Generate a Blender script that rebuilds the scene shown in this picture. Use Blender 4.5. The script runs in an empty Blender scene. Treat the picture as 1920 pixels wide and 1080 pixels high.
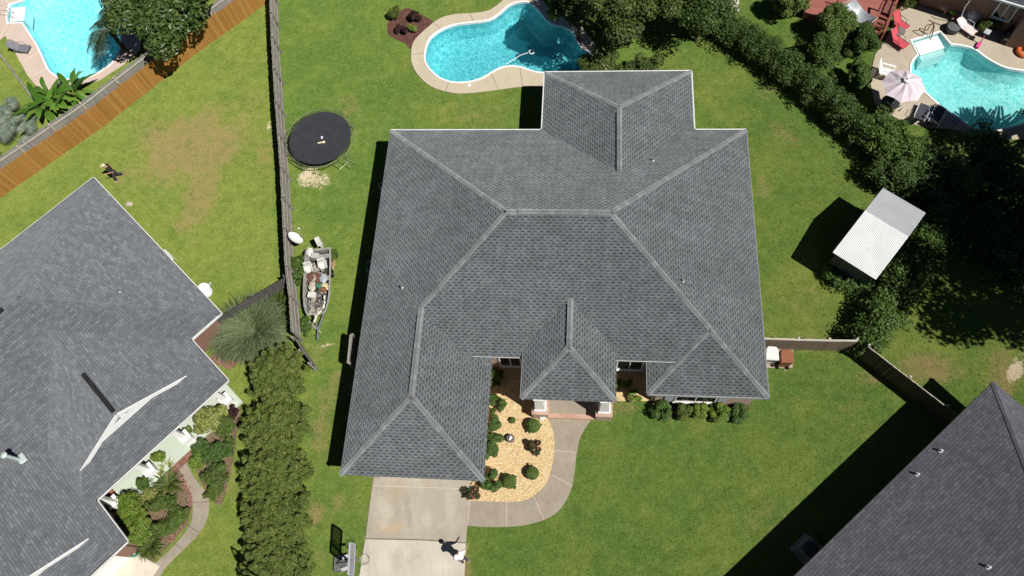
import bpy, math, random
import numpy as np
from mathutils import Vector, Matrix
from mathutils.geometry import tessellate_polygon
SC = bpy.context.scene
COL = SC.collection
# ------------------------------------------------------------------ camera, sky, sun, exposure
F = 1380.95555; HC = 38.0
RM = np.array([[0.98006291, -0.18140688, -0.08104463], [0.19868741, 0.89482345, 0.39976782], [0.0, 0.40790016, -0.91302654]])
cd = bpy.data.cameras.new('camera'); cam = bpy.data.objects.new('camera', cd); COL.objects.link(cam)
cd.sensor_width = 36.0; cd.lens = 36.0 * F / 1920.0; cd.clip_start = 0.5; cd.clip_end = 2000
cam.matrix_world = Matrix(((RM[0][0], RM[1][0], -RM[2][0], 0), (RM[0][1], RM[1][1], -RM[2][1], 0), (RM[0][2], RM[1][2], -RM[2][2], HC), (0, 0, 0, 1)))
SC.camera = cam
SX, SY = -0.54668, 0.49121                     # shadow offset on the ground per metre of height
wd = bpy.data.worlds.new('World'); SC.world = wd; wd.use_nodes = True
nt = wd.node_tree; bg = nt.nodes['Background']
sky = nt.nodes.new('ShaderNodeTexSky'); sky.sky_type = 'NISHITA'; sky.sun_disc = False; sky.altitude = 1500; sky.air_density = .45; sky.dust_density = .4; sky.ozone_density = 1.0
sky.sun_elevation = math.atan(1 / math.hypot(SX, SY)); sky.sun_rotation = math.atan2(-SX, -SY)
nt.links.new(sky.outputs[0], bg.inputs[0]); bg.inputs[1].default_value = 0.05
sd = bpy.data.lights.new('sun', 'SUN'); sun = bpy.data.objects.new('sun', sd); COL.objects.link(sun)
sd.energy = 5.0; sd.angle = math.radians(0.5); sd.color = (1.0, 0.955, 0.88)
sun.rotation_euler = Vector((SX, SY, -1)).to_track_quat('-Z', 'Y').to_euler(); sun.location = (20, -20, 60)
SC.view_settings.view_transform = 'Standard'; SC.view_settings.look = 'None'; SC.view_settings.gamma = 1
SC.view_settings.exposure = 0.22; SC.view_settings.use_curve_mapping = False
SC.cycles.max_bounces = 8; SC.cycles.transparent_max_bounces = 24; SC.cycles.caustics_reflective = False; SC.cycles.caustics_refractive = False

def at(px, py, z=0.0):
    d = np.array([(px - 960) / F, -(py - 540) / F, 1.0]) @ RM
    t = (z - HC) / d[2]
    return np.array([t * d[0], t * d[1], z])
def prj(P):
    q = (np.asarray(P, float) - np.array([0, 0, HC])) @ RM.T
    return np.stack([960 + F * q[..., 0] / q[..., 2], 540 - F * q[..., 1] / q[..., 2]], -1)
def ats(l, z=0.0): return [at(a, b, z) for a, b in l]
def nrm(v): v = np.asarray(v, float); return v / (np.linalg.norm(v) + 1e-12)
def spl(pts, n=6, closed=True):
    P = [np.asarray(p, float) for p in pts]; out = []; N = len(P)
    for i in range(N if closed else N - 1):
        g = lambda k: P[k % N] if closed else P[min(max(k, 0), N - 1)]
        a, b, c, d = g(i - 1), g(i), g(i + 1), g(i + 2)
        for k in range(n):
            t = k / n
            out.append(.5 * ((2 * b) + (c - a) * t + (2 * a - 5 * b + 4 * c - d) * t * t + (3 * b - a - 3 * c + d) * t ** 3))
    if not closed: out.append(P[-1])
    return out

# ------------------------------------------------------------------ noise for wear and jitter
def vnoise(x, y, seed):
    r = np.random.RandomState(seed); T = r.rand(64, 64)
    xi = np.floor(x).astype(int); yi = np.floor(y).astype(int); fx = x - xi; fy = y - yi
    fx = fx * fx * (3 - 2 * fx); fy = fy * fy * (3 - 2 * fy)
    g = lambda a, b: T[a % 64, b % 64]
    return (g(xi, yi) * (1 - fx) + g(xi + 1, yi) * fx) * (1 - fy) + (g(xi, yi + 1) * (1 - fx) + g(xi + 1, yi + 1) * fx) * fy
def fbm(x, y, seed, o=4):
    s = 0; a = .5; t = 0
    for k in range(o):
        s = s + a * vnoise(x * 2 ** k, y * 2 ** k, seed + k); t += a; a *= .55
    return s / t

# ------------------------------------------------------------------ mesh builder
def root_of(o):
    while o.parent: o = o.parent
    return o
class MB:
    def __init__(s): s.V = []; s.Fc = []; s.UV = []; s.n = 0
    def add(s, vs, fs, uv=None):
        vs = np.asarray(vs, float).reshape(-1, 3); s.V.append(vs)
        for i, f in enumerate(fs):
            s.Fc.append(tuple(k + s.n for k in f))
            s.UV.append(uv[i] if uv is not None else None)
        s.n += len(vs); return s
    def box(s, c, size, rz=0.0, rot=None, taper=1.0):
        x, y, z = [q / 2 for q in size]
        P = np.array([[-x, -y, -z], [x, -y, -z], [x, y, -z], [-x, y, -z], [-x * taper, -y * taper, z], [x * taper, -y * taper, z], [x * taper, y * taper, z], [-x * taper, y * taper, z]])
        if rot is not None: P = P @ np.asarray(rot).T
        elif rz:
            cc, ss = math.cos(rz), math.sin(rz); P = P @ np.array([[cc, -ss, 0], [ss, cc, 0], [0, 0, 1]]).T
        return s.add(P + np.asarray(c, float), [(3, 2, 1, 0), (4, 5, 6, 7), (0, 1, 5, 4), (1, 2, 6, 5), (2, 3, 7, 6), (3, 0, 4, 7)])
    def beam(s, a, b, w, h, up=(0, 0, 1)):
        a = np.asarray(a, float); b = np.asarray(b, float); d = b - a; L = np.linalg.norm(d); x = d / L
        up = np.asarray(up, float)
        if abs(x @ up) > .95: up = np.array([1.0, 0, 0])
        y = nrm(np.cross(up, x)); z = np.cross(x, y)
        return s.box((a + b) / 2, (L, w, h), rot=np.stack([x, y, z], 1))
    def tube(s, pts, r, k=6, cap=True):
        P = [np.asarray(p, float) for p in pts]; R = r if hasattr(r, '__len__') else [r] * len(P)
        vs = []; ref = None
        for i, p in enumerate(P):
            d = nrm(P[min(i + 1, len(P) - 1)] - P[max(i - 1, 0)])
            if ref is None: ref = np.array([0, 0, 1.0]) if abs(d[2]) < .9 else np.array([1.0, 0, 0])
            x = nrm(np.cross(ref, d)); y = np.cross(d, x); ref = np.cross(d, x) * 0 + ref
            for j in range(k):
                t = 2 * math.pi * j / k; vs.append(p + R[i] * (math.cos(t) * x + math.sin(t) * y))
        fs = [(i * k + j, i * k + (j + 1) % k, (i + 1) * k + (j + 1) % k, (i + 1) * k + j) for i in range(len(P) - 1) for j in range(k)]
        if cap: fs += [tuple(range(k))[::-1], tuple(range((len(P) - 1) * k, len(P) * k))]
        return s.add(vs, fs)
    def ring(s, c, R, r, k=40, m=6, ax=None):
        X, Y = (np.array([1., 0, 0]), np.array([0, 1., 0])) if ax is None else ax
        Z = np.cross(X, Y); vs = []
        for i in range(k):
            t = 2 * math.pi * i / k; d = math.cos(t) * X + math.sin(t) * Y
            for j in range(m):
                u = 2 * math.pi * j / m; vs.append(np.asarray(c) + d * (R + r * math.cos(u)) + Z * r * math.sin(u))
        return s.add(vs, [(i * m + j, ((i + 1) % k) * m + j, ((i + 1) % k) * m + (j + 1) % m, i * m + (j + 1) % m) for i in range(k) for j in range(m)])
    def lathe(s, c, prof, k=20, ax=None):
        X, Y, Z = (np.eye(3)) if ax is None else ax
        vs = []
        for r, z in prof:
            for j in range(k):
                t = 2 * math.pi * j / k; vs.append(np.asarray(c) + r * (math.cos(t) * np.asarray(X) + math.sin(t) * np.asarray(Y)) + z * np.asarray(Z))
        n = len(prof)
        fs = [(i * k + j, i * k + (j + 1) % k, (i + 1) * k + (j + 1) % k, (i + 1) * k + j) for i in range(n - 1) for j in range(k)]
        return s.add(vs, fs + [tuple(range(k))[::-1], tuple(range((n - 1) * k, n * k))])
    def ball(s, c, r, k=12, sq=(1, 1, 1), jit=0, seed=0):
        rg = random.Random(seed); vs = []; n = k // 2
        for i in range(n + 1):
            ph = math.pi * i / n
            for j in range(k):
                t = 2 * math.pi * j / k; q = r * (1 + jit * rg.uniform(-1, 1))
                vs.append(np.asarray(c) + q * np.array([math.sin(ph) * math.cos(t) * sq[0], math.sin(ph) * math.sin(t) * sq[1], -math.cos(ph) * sq[2]]))
        return s.add(vs, [(i * k + j, i * k + (j + 1) % k, (i + 1) * k + (j + 1) % k, (i + 1) * k + j) for i in range(n) for j in range(k)])
    def prism(s, poly, z0, z1, top=True):
        P = [np.array([p[0], p[1], z1]) for p in poly]; n = len(P)
        ar = sum(P[i][0] * P[(i + 1) % n][1] - P[(i + 1) % n][0] * P[i][1] for i in range(n))
        if ar < 0: P = P[::-1]
        vs = P + [np.array([p[0], p[1], z0]) for p in P]
        fs = [(i + n, (i + 1) % n + n, (i + 1) % n, i) for i in range(n)]
        if top:
            for t in tessellate_polygon([[Vector(p) for p in P]]):
                a, b, c = t
                if (P[b][0] - P[a][0]) * (P[c][1] - P[a][1]) - (P[b][1] - P[a][1]) * (P[c][0] - P[a][0]) < 0: t = (a, c, b)
                fs.append(tuple(t))
        return s.add(vs, fs)
    def face(s, pts, uvd=None):      # planar polygon, uv in metres: u along the eave, v up the slope
        P = [np.asarray(p, float) for p in pts]; n = np.zeros(3)
        for i in range(len(P)): n += np.cross(P[i], P[(i + 1) % len(P)])
        n = nrm(n)
        if n[2] < 0: P = P[::-1]; n = -n
        u = nrm(np.cross([0, 0, 1.0], n)) if uvd is None else nrm(uvd)
        v = np.cross(n, u)
        uv = [(float(p @ u), float(p @ v)) for p in P]
        tri = tessellate_polygon([[Vector(p) for p in P]])
        for t in tri:
            a, b, c = t
            if np.cross(P[b] - P[a], P[c] - P[a]) @ n < 0: t = (a, c, b)
            s.add([P[k] for k in t], [(0, 1, 2)], [[uv[k] for k in t]])
        return n
    def build(s, name, mat, parent=None, smooth=False, org=None):
        V = np.concatenate(s.V)
        o0 = np.array(root_of(parent).location) if parent is not None else (np.zeros(3) if org is None else np.asarray(org, float))
        me = bpy.data.meshes.new(name); me.from_pydata((V - o0).tolist(), [], s.Fc)
        if any(u is not None for u in s.UV):
            uvl = me.uv_layers.new(name='UVMap'); data = []
            for f, u in zip(s.Fc, s.UV):
                for k in range(len(f)): data += list(u[k]) if u is not None else [0, 0]
            uvl.data.foreach_set('uv', data)
        if smooth: me.polygons.foreach_set('use_smooth', [True] * len(me.polygons))
        me.materials.append(mat); me.update()
        o = bpy.data.objects.new(name, me); COL.objects.link(o)
        if parent is not None: o.parent = parent
        else: o.location = o0
        return o
    def leaves(s, n, blobs, size, seed=0, shell=.6, up=.75, asp=.55, down=-.6):
        r = np.random.RandomState(seed); B = np.array(blobs, float)
        w = (B[:, 3] * B[:, 4] + B[:, 4] * B[:, 5] + B[:, 3] * B[:, 5]); w /= w.sum()
        k = r.choice(len(B), n, p=w); d = r.normal(size=(n, 3)); d /= np.linalg.norm(d, axis=1)[:, None]
        lo = d[:, 2] < down; d[lo, 2] *= -1
        rad = shell + (1 - shell) * r.rand(n) ** .6
        P = B[k, :3] + d * B[k, 3:6] * rad[:, None]; P[:, 2] = np.maximum(P[:, 2], .03)
        N = d + r.normal(size=(n, 3)) * .55; N[:, 2] += up; N /= np.linalg.norm(N, axis=1)[:, None]
        A = r.normal(size=(n, 3)); X = np.cross(N, A); X /= np.linalg.norm(X, axis=1)[:, None]; Y = np.cross(N, X)
        sz = size * (.6 + .8 * r.rand(n))[:, None]
        Q = np.stack([P - X * sz, P - Y * sz * asp + N * sz * .12, P + X * sz, P + Y * sz * asp + N * sz * .12], 1)
        b = s.n; s.V.append(Q.reshape(-1, 3)); s.n += 4 * n
        s.Fc += [(b + 4 * i, b + 4 * i + 1, b + 4 * i + 2, b + 4 * i + 3) for i in range(n)]; s.UV += [None] * n
        return s
def clumps(c, R, k, rs, seed, zlo=-.3):
    r = random.Random(seed); out = []
    for _ in range(k):
        while True:
            d = nrm([r.gauss(0, 1) for _ in range(3)])
            if d[2] > zlo: break
        q = r.uniform(.45, .95); f = r.uniform(.7, 1.3) * rs
        out.append((c[0] + d[0] * R[0] * q, c[1] + d[1] * R[1] * q, c[2] + d[2] * R[2] * q, f, f, f * .8))
    return out
def tag(o, label=None, cat=None, group=None, kind=None):
    if label: o['label'] = label
    if cat: o['category'] = cat
    if group: o['group'] = group
    if kind: o['kind'] = kind
    return o
def thing(name, label, cat, loc, group=None):
    o = bpy.data.objects.new(name, None); COL.objects.link(o); o.location = (float(loc[0]), float(loc[1]), float(loc[2]) if len(loc) > 2 else 0.0)
    o.empty_display_size = .2
    return tag(o, label, cat, group)
def dup(root, loc, rz=0.0, label=None, sc=1.0, name=None):
    c = root.copy(); COL.objects.link(c); c.location = loc; c.rotation_euler = (0, 0, rz); c.scale = (sc, sc, sc)
    if label: c['label'] = label
    for ch in root.children:
        d = ch.copy(); COL.objects.link(d); d.parent = c
        for g in ch.children:
            e = g.copy(); COL.objects.link(e); e.parent = d
    return c

# ------------------------------------------------------------------ materials
def newmat(name):
    m = bpy.data.materials.new(name); m.use_nodes = True; t = m.node_tree
    return m, t, t.nodes['Principled BSDF'], lambda k: t.nodes.new(k), t.links.new
def lk(t, a, b): t.links.new(a, b)
def ramp(t, fac, stops):
    r = t.nodes.new('ShaderNodeValToRGB'); e = r.color_ramp.elements
    while len(e) < len(stops): e.new(.5)
    for el, (p, c) in zip(e, stops): el.position = p; el.color = (*c, 1)
    t.links.new(fac, r.inputs[0]); return r.outputs[0]
def noise(t, vec, sc, det=4, rough=.6):
    n = t.nodes.new('ShaderNodeTexNoise'); n.inputs['Scale'].default_value = sc; n.inputs['Detail'].default_value = det; n.inputs['Roughness'].default_value = rough
    if vec is not None: t.links.new(vec, n.inputs['Vector'])
    return n.outputs['Fac']
def math_(t, op, a, b=None):
    m = t.nodes.new('ShaderNodeMath'); m.operation = op
    for i, v in enumerate((a, b)):
        if v is None: continue
        if hasattr(v, 'is_linked'): t.links.new(v, m.inputs[i])
        else: m.inputs[i].default_value = v
    return m.outputs[0]
def mix(t, fac, a, b, mode='MIX'):
    m = t.nodes.new('ShaderNodeMix'); m.data_type = 'RGBA'; m.blend_type = mode
    for i, v in ((0, fac), (6, a), (7, b)):
        if hasattr(v, 'is_linked'): t.links.new(v, m.inputs[i])
        elif i == 0: m.inputs[0].default_value = v
        else: m.inputs[i].default_value = (*v, 1)
    return m.outputs[2]
def bump(t, h, p, st=.4, dist=.02):
    b = t.nodes.new('ShaderNodeBump'); b.inputs['Strength'].default_value = st; b.inputs['Distance'].default_value = dist
    t.links.new(h, b.inputs['Height']); t.links.new(b.outputs[0], p.inputs['Normal'])
def pos(t): return t.nodes.new('ShaderNodeNewGeometry').outputs['Position']
_pm = {}
def pm(name, c1, c2=None, sc=3.0, rough=.75, spec=.3, bst=.25, metal=0, alpha=None):
    if name in _pm: return _pm[name]
    m, t, p, N, L = newmat(name); c2 = c2 or tuple(q * .72 for q in c1)
    tc = N('ShaderNodeTexCoord').outputs['Object']
    f = noise(t, tc, sc, 6, .65); g = noise(t, tc, sc * 9, 3)
    h = math_(t, 'ADD', math_(t, 'MULTIPLY', f, .7), math_(t, 'MULTIPLY', g, .3))
    lk(t, ramp(t, h, [(.36, c2), (.62, c1)]), p.inputs['Base Color'])
    p.inputs['Roughness'].default_value = rough; p.inputs['Specular IOR Level'].default_value = spec; p.inputs['Metallic'].default_value = metal
    if bst: bump(t, g, p, bst, .01)
    if alpha: p.inputs['Alpha'].default_value = alpha
    _pm[name] = m; return m
def leafmat(name, lo, mid, hi, rough=.55, trans=.25):
    m, t, p, N, L = newmat(name)
    ri = N('ShaderNodeNewGeometry'); c = ramp(t, ri.outputs['Random Per Island'], [(0, lo), (.55, mid), (1, hi)])
    f = noise(t, pos(t), 2.4, 4); c = mix(t, math_(t, 'MULTIPLY', f, .6), c, tuple(.5 * q for q in lo))
    lk(t, c, p.inputs['Base Color']); p.inputs['Roughness'].default_value = rough; p.inputs['Specular IOR Level'].default_value = .3
    tr = N('ShaderNodeBsdfTranslucent'); lk(t, mix(t, .5, c, hi), tr.inputs[0])
    ms = N('ShaderNodeMixShader'); ms.inputs[0].default_value = trans; L(p.outputs[0], ms.inputs[1]); L(tr.outputs[0], ms.inputs[2])
    L(ms.outputs[0], t.nodes['Material Output'].inputs[0]); return m
def shingle(name, base, dash, alt, dashy=True, row=.143, seed=0.0, mott=.25):
    m, t, p, N, L = newmat(name); uv = N('ShaderNodeUVMap').outputs[0]
    mp = N('ShaderNodeMapping'); mp.inputs['Location'].default_value = (seed, seed * .37, 0); L(uv, mp.inputs[0]); uv = mp.outputs[0]
    def brick(w, off, mort, c1, c2):
        b = N('ShaderNodeTexBrick'); b.offset = off; b.offset_frequency = 2; b.inputs['Scale'].default_value = 1
        b.inputs['Brick Width'].default_value = w; b.inputs['Row Height'].default_value = row; b.inputs['Mortar Size'].default_value = mort
        b.inputs['Mortar Smooth'].default_value = .3; b.inputs['Bias'].default_value = 0
        b.inputs['Color1'].default_value = (*c1, 1); b.inputs['Color2'].default_value = (*c2, 1); b.inputs['Mortar'].default_value = (*[q * .55 for q in dash], 1)
        L(uv, b.inputs[0]); return b
    b1 = brick(.33, .5, .006, base, alt)
    col = b1.outputs[0]
    sp = N('ShaderNodeSeparateXYZ'); L(uv, sp.inputs[0])
    fr = math_(t, 'FRACT', math_(t, 'DIVIDE', sp.outputs[1], row))
    if dashy:                                           # laminated tabs: dark double-thickness blocks alternating along every course
        ro = math_(t, 'FLOOR', math_(t, 'DIVIDE', sp.outputs[1], row))
        wn = N('ShaderNodeTexWhiteNoise'); wn.noise_dimensions = '1D'; L(ro, wn.inputs['W'])
        xx = math_(t, 'ADD', math_(t, 'DIVIDE', sp.outputs[0], .31), math_(t, 'ADD', math_(t, 'MULTIPLY', ro, .5), math_(t, 'MULTIPLY', wn.outputs[0], .22)))
        fx = math_(t, 'FRACT', xx)
        w2 = N('ShaderNodeTexWhiteNoise'); w2.noise_dimensions = '2D'; cb = N('ShaderNodeCombineXYZ'); L(math_(t, 'FLOOR', xx), cb.inputs[0]); L(ro, cb.inputs[1]); L(cb.outputs[0], w2.inputs['Vector'])
        dm = math_(t, 'MULTIPLY', math_(t, 'LESS_THAN', fx, .58), math_(t, 'LESS_THAN', fr, .5))
        dm = math_(t, 'MULTIPLY', dm, math_(t, 'ADD', math_(t, 'MULTIPLY', w2.outputs[0], .5), .62))
        col = mix(t, dm, col, dash)
    else:
        b2 = brick(.17, .37, .004, (0, 0, 0), (1, 1, 1))
        col = mix(t, math_(t, 'MULTIPLY', b2.outputs[0], .55), col, dash)
        col = mix(t, math_(t, 'MULTIPLY', math_(t, 'LESS_THAN', fr, .16), .5), col, tuple(q * .7 for q in dash))
    ps = pos(t); f = noise(t, ps, .3, 5, .65); f2 = noise(t, ps, 26, 3, .8); f3 = noise(t, ps, 1.8, 6, .75)
    mp2 = N('ShaderNodeMapping'); mp2.inputs['Scale'].default_value = (3.0, .22, 1); L(uv, mp2.inputs[0]); f4 = noise(t, mp2.outputs[0], 1.0, 4, .7)
    g = lambda x, a, b: ramp(t, x, [(.3, (a, a, a)), (.7, (b, b, b))])
    for x, a, b in ((f, 1 - mott * .35, 1 + mott * .35), (f3, 1 - mott * .6, 1 + mott * .6), (f2, .72, 1.30), (f4, 1 - mott * .3, 1 + mott * .3)): col = mix(t, 1.0, col, g(x, a * .7, b * .7), 'MULTIPLY'); col = mix(t, 1.0, col, (1 / .7,) * 3, 'MULTIPLY')
    L(col, p.inputs['Base Color']); p.inputs['Diffuse Roughness'].default_value = 1.0; p.inputs['Roughness'].default_value = .92; p.inputs['Specular IOR Level'].default_value = .2
    bump(t, math_(t, 'SUBTRACT', math_(t, 'MULTIPLY', f2, .25), fr), p, .35, .012); return m
def brickmat(name, c1, c2, mo, sc=1.0):
    m, t, p, N, L = newmat(name); g = N('ShaderNodeNewGeometry'); sp = N('ShaderNodeSeparateXYZ'); L(g.outputs['Position'], sp.inputs[0])
    cb = N('ShaderNodeCombineXYZ'); L(math_(t, 'ADD', sp.outputs[0], sp.outputs[1]), cb.inputs[0]); L(sp.outputs[2], cb.inputs[1])
    b = N('ShaderNodeTexBrick'); b.inputs['Scale'].default_value = 1; b.inputs['Brick Width'].default_value = .21 * sc; b.inputs['Row Height'].default_value = .075 * sc
    b.inputs['Mortar Size'].default_value = .008; b.inputs['Color1'].default_value = (*c1, 1); b.inputs['Color2'].default_value = (*c2, 1); b.inputs['Mortar'].default_value = (*mo, 1)
    L(cb.outputs[0], b.inputs[0]); f = noise(t, g.outputs['Position'], 3, 4)
    L(mix(t, math_(t, 'MULTIPLY', f, .4), b.outputs[0], tuple(q * .6 for q in c1)), p.inputs['Base Color']); p.inputs['Roughness'].default_value = .9
    bump(t, b.outputs[1], p, .4, -.01); return m
def plankmat(name, cols, w=.14, d=(1, 0), rough=.85, var=1.0):      # boards laid across the given ground direction
    m, t, p, N, L = newmat(name); g = N('ShaderNodeNewGeometry'); sp = N('ShaderNodeSeparateXYZ'); L(g.outputs['Position'], sp.inputs[0])
    s_ = math_(t, 'ADD', math_(t, 'MULTIPLY', sp.outputs[0], d[0] / w), math_(t, 'MULTIPLY', sp.outputs[1], d[1] / w))
    wn = N('ShaderNodeTexWhiteNoise'); wn.noise_dimensions = '1D'; L(math_(t, 'FLOOR', s_), wn.inputs['W'])
    k = len(cols); c = ramp(t, wn.outputs[0], [(i / max(1, k - 1), q) for i, q in enumerate(cols)])
    mp = N('ShaderNodeMapping'); mp.inputs['Scale'].default_value = (9, 9, 1.2); L(g.outputs['Position'], mp.inputs[0])
    f = noise(t, mp.outputs[0], 1.6, 6, .7); f2 = noise(t, g.outputs['Position'], .5, 3)
    c = mix(t, math_(t, 'MULTIPLY', f, .6 * var), c, tuple(q * .45 for q in cols[0])); c = mix(t, math_(t, 'MULTIPLY', f2, .4 * var), c, cols[-1])
    fr = math_(t, 'FRACT', s_); gap = math_(t, 'LESS_THAN', fr, .09)
    c = mix(t, math_(t, 'MULTIPLY', gap, .75), c, (.008, .006, .004))
    L(c, p.inputs['Base Color']); p.inputs['Roughness'].default_value = rough; p.inputs['Specular IOR Level'].default_value = .2
    bump(t, math_(t, 'MINIMUM', math_(t, 'MULTIPLY', fr, 6), 1), p, .5, .01); return m
def concrete(name, c1, c2, stain, sc=.5, rough=.9, spots=()):
    m, t, p, N, L = newmat(name); ps = pos(t)
    c = ramp(t, noise(t, ps, sc, 6, .65), [(.32, c2), (.66, c1)])
    c = mix(t, ramp(t, noise(t, ps, sc * 2.3, 5, .7), [(.5, (0, 0, 0)), (.72, (.75, .75, .75))]), c, stain)
    sp = N('ShaderNodeSeparateXYZ'); L(ps, sp.inputs[0]); mp = N('ShaderNodeMapping'); mp.inputs['Rotation'].default_value = (0, 0, .24); mp.inputs['Scale'].default_value = (1.6, .16, 1); L(ps, mp.inputs[0])
    c = mix(t, ramp(t, noise(t, mp.outputs[0], 1.4, 5, .7), [(.48, (0, 0, 0)), (.75, (.6, .6, .6))]), c, stain)
    nf = noise(t, ps, 2.2, 5, .7)
    for cx, cy, rx, ry, col, k in spots:                            # oil, rust and tyre marks with a place of their own
        u = math_(t, 'DIVIDE', math_(t, 'SUBTRACT', sp.outputs[0], cx), rx); v = math_(t, 'DIVIDE', math_(t, 'SUBTRACT', sp.outputs[1], cy), ry)
        d2 = math_(t, 'ADD', math_(t, 'SQRT', math_(t, 'ADD', math_(t, 'MULTIPLY', u, u), math_(t, 'MULTIPLY', v, v))), math_(t, 'MULTIPLY', math_(t, 'SUBTRACT', nf, .5), 1.6))
        c = mix(t, ramp(t, d2, [(.35, (k, k, k)), (1.0, (0, 0, 0))]), c, col)
    f = noise(t, ps, 12, 5, .85); c = mix(t, .45, c, mix(t, f, tuple(q * .55 for q in c2), tuple(min(.9, q * 1.3) for q in c1)))
    L(c, p.inputs['Base Color']); p.inputs['Roughness'].default_value = rough; p.inputs['Specular IOR Level'].default_value = .25
    bump(t, f, p, .2, .01); return m
def cellmat(name, cols, sc, rough=.9, bst=.8, rnd=1.0):            # gravel, bark chips: one colour per cell
    m, t, p, N, L = newmat(name); ps = pos(t); v = N('ShaderNodeTexVoronoi'); v.inputs['Scale'].default_value = sc; L(ps, v.inputs['Vector']); v.inputs['Randomness'].default_value = rnd
    sp = N('ShaderNodeSeparateColor'); L(v.outputs['Color'], sp.inputs[0]); k = len(cols)
    c = ramp(t, sp.outputs[0], [(i / (k - 1), q) for i, q in enumerate(cols)])
    c = mix(t, math_(t, 'MULTIPLY', noise(t, ps, 1.3, 4), .35), c, cols[0])
    c = mix(t, ramp(t, v.outputs['Distance'], [(.45, (0, 0, 0)), (.85, (.6, .6, .6))]), c, tuple(q * .4 for q in cols[0]))
    L(c, p.inputs['Base Color']); p.inputs['Roughness'].default_value = rough; bump(t, v.outputs['Distance'], p, bst, -.03); return m
def grassmat(blade=False):
    m, t, p, N, L = newmat('grass_blades' if blade else 'grass'); ps = pos(t)
    def attr(n):
        a = N('ShaderNodeAttribute'); a.attribute_name = n; return a.outputs['Fac']
    tone = attr('tone'); dry = attr('dry'); sand = attr('sand')
    n1 = noise(t, ps, .45, 5, .65); n2 = noise(t, ps, 1.7, 6, .72); n3 = noise(t, ps, 5.0, 5, .8); n4 = noise(t, ps, 14, 4, .85)
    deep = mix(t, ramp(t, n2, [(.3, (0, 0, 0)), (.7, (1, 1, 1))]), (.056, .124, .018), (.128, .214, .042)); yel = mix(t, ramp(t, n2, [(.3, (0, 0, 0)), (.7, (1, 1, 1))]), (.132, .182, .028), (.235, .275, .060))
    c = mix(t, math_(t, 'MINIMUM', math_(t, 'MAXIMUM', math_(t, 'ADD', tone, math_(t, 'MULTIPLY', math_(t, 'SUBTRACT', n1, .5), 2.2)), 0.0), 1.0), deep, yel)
    c = mix(t, ramp(t, n3, [(.36, (.8, .8, .8)), (.52, (0, 0, 0))]), c, mix(t, .45, c, (.028, .054, .008)))
    c = mix(t, ramp(t, n3, [(.54, (0, 0, 0)), (.74, (.4, .4, .4))]), c, (.21, .24, .06))
    c = mix(t, ramp(t, n4, [(.50, (0, 0, 0)), (.70, (.65, .65, .65))]), c, (.24, .27, .095))
    c = mix(t, ramp(t, n4, [(.32, (.75, .75, .75)), (.48, (0, 0, 0))]), c, (.028, .058, .009))
    dd = ramp(t, math_(t, 'ADD', math_(t, 'MULTIPLY', dry, .95), math_(t, 'MULTIPLY', math_(t, 'SUBTRACT', math_(t, 'ADD', math_(t, 'MULTIPLY', n3, .45), math_(t, 'MULTIPLY', n2, .55)), .5), 3.2)), [(.22, (0, 0, 0)), (1.15, (.85, .85, .85))])
    c = mix(t, dd, c, mix(t, ramp(t, n4, [(.35, (0, 0, 0)), (.65, (1, 1, 1))]), (.17, .115, .045), (.36, .27, .14)))
    ss = ramp(t, math_(t, 'ADD', sand, math_(t, 'MULTIPLY', math_(t, 'SUBTRACT', math_(t, 'ADD', math_(t, 'MULTIPLY', n3, .6), math_(t, 'MULTIPLY', n2, .4)), .5), 2.6)), [(.55, (0, 0, 0)), (.85, (1, 1, 1))])
    c = mix(t, ss, c, mix(t, n3, (.38, .31, .20), (.62, .54, .40)))
    if blade:
        ri = N('ShaderNodeNewGeometry').outputs['Random Per Island']; c = mix(t, ramp(t, ri, [(0, (.6, .6, .6)), (.45, (0, 0, 0))]), c, (.034, .068, .011)); c = mix(t, ramp(t, ri, [(.6, (0, 0, 0)), (1, (.45, .45, .45))]), c, (.25, .29, .09))
    L(c, p.inputs['Base Color']); p.inputs['Roughness'].default_value = .95; p.inputs['Specular IOR Level'].default_value = .08; p.inputs['Diffuse Roughness'].default_value = 1.0
    bump(t, math_(t, 'ADD', n3, math_(t, 'MULTIPLY', n4, .7)), p, .6, .10); return m
def watermat(name, tint, dif, fac=.25):
    m, t, p, N, L = newmat(name); ps = pos(t)
    mp = N('ShaderNodeMapping'); mp.inputs['Scale'].default_value = (1, 1, 1); L(ps, mp.inputs[0])
    n = noise(t, mp.outputs[0], 3.4, 4, .6); n2 = noise(t, mp.outputs[0], 9, 2)
    b = N('ShaderNodeBump'); b.inputs['Strength'].default_value = .5; b.inputs['Distance'].default_value = .09; L(math_(t, 'ADD', n, math_(t, 'MULTIPLY', n2, .25)), b.inputs['Height'])
    p.inputs['Base Color'].default_value = (*dif, 1); p.inputs['Roughness'].default_value = .12; p.inputs['IOR'].default_value = 1.33; L(b.outputs[0], p.inputs['Normal'])
    tr = N('ShaderNodeBsdfTransparent'); tr.inputs[0].default_value = (*tint, 1)
    ms = N('ShaderNodeMixShader'); ms.inputs[0].default_value = fac; L(tr.outputs[0], ms.inputs[1]); L(p.outputs[0], ms.inputs[2])
    L(ms.outputs[0], t.nodes['Material Output'].inputs[0]); return m
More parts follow.
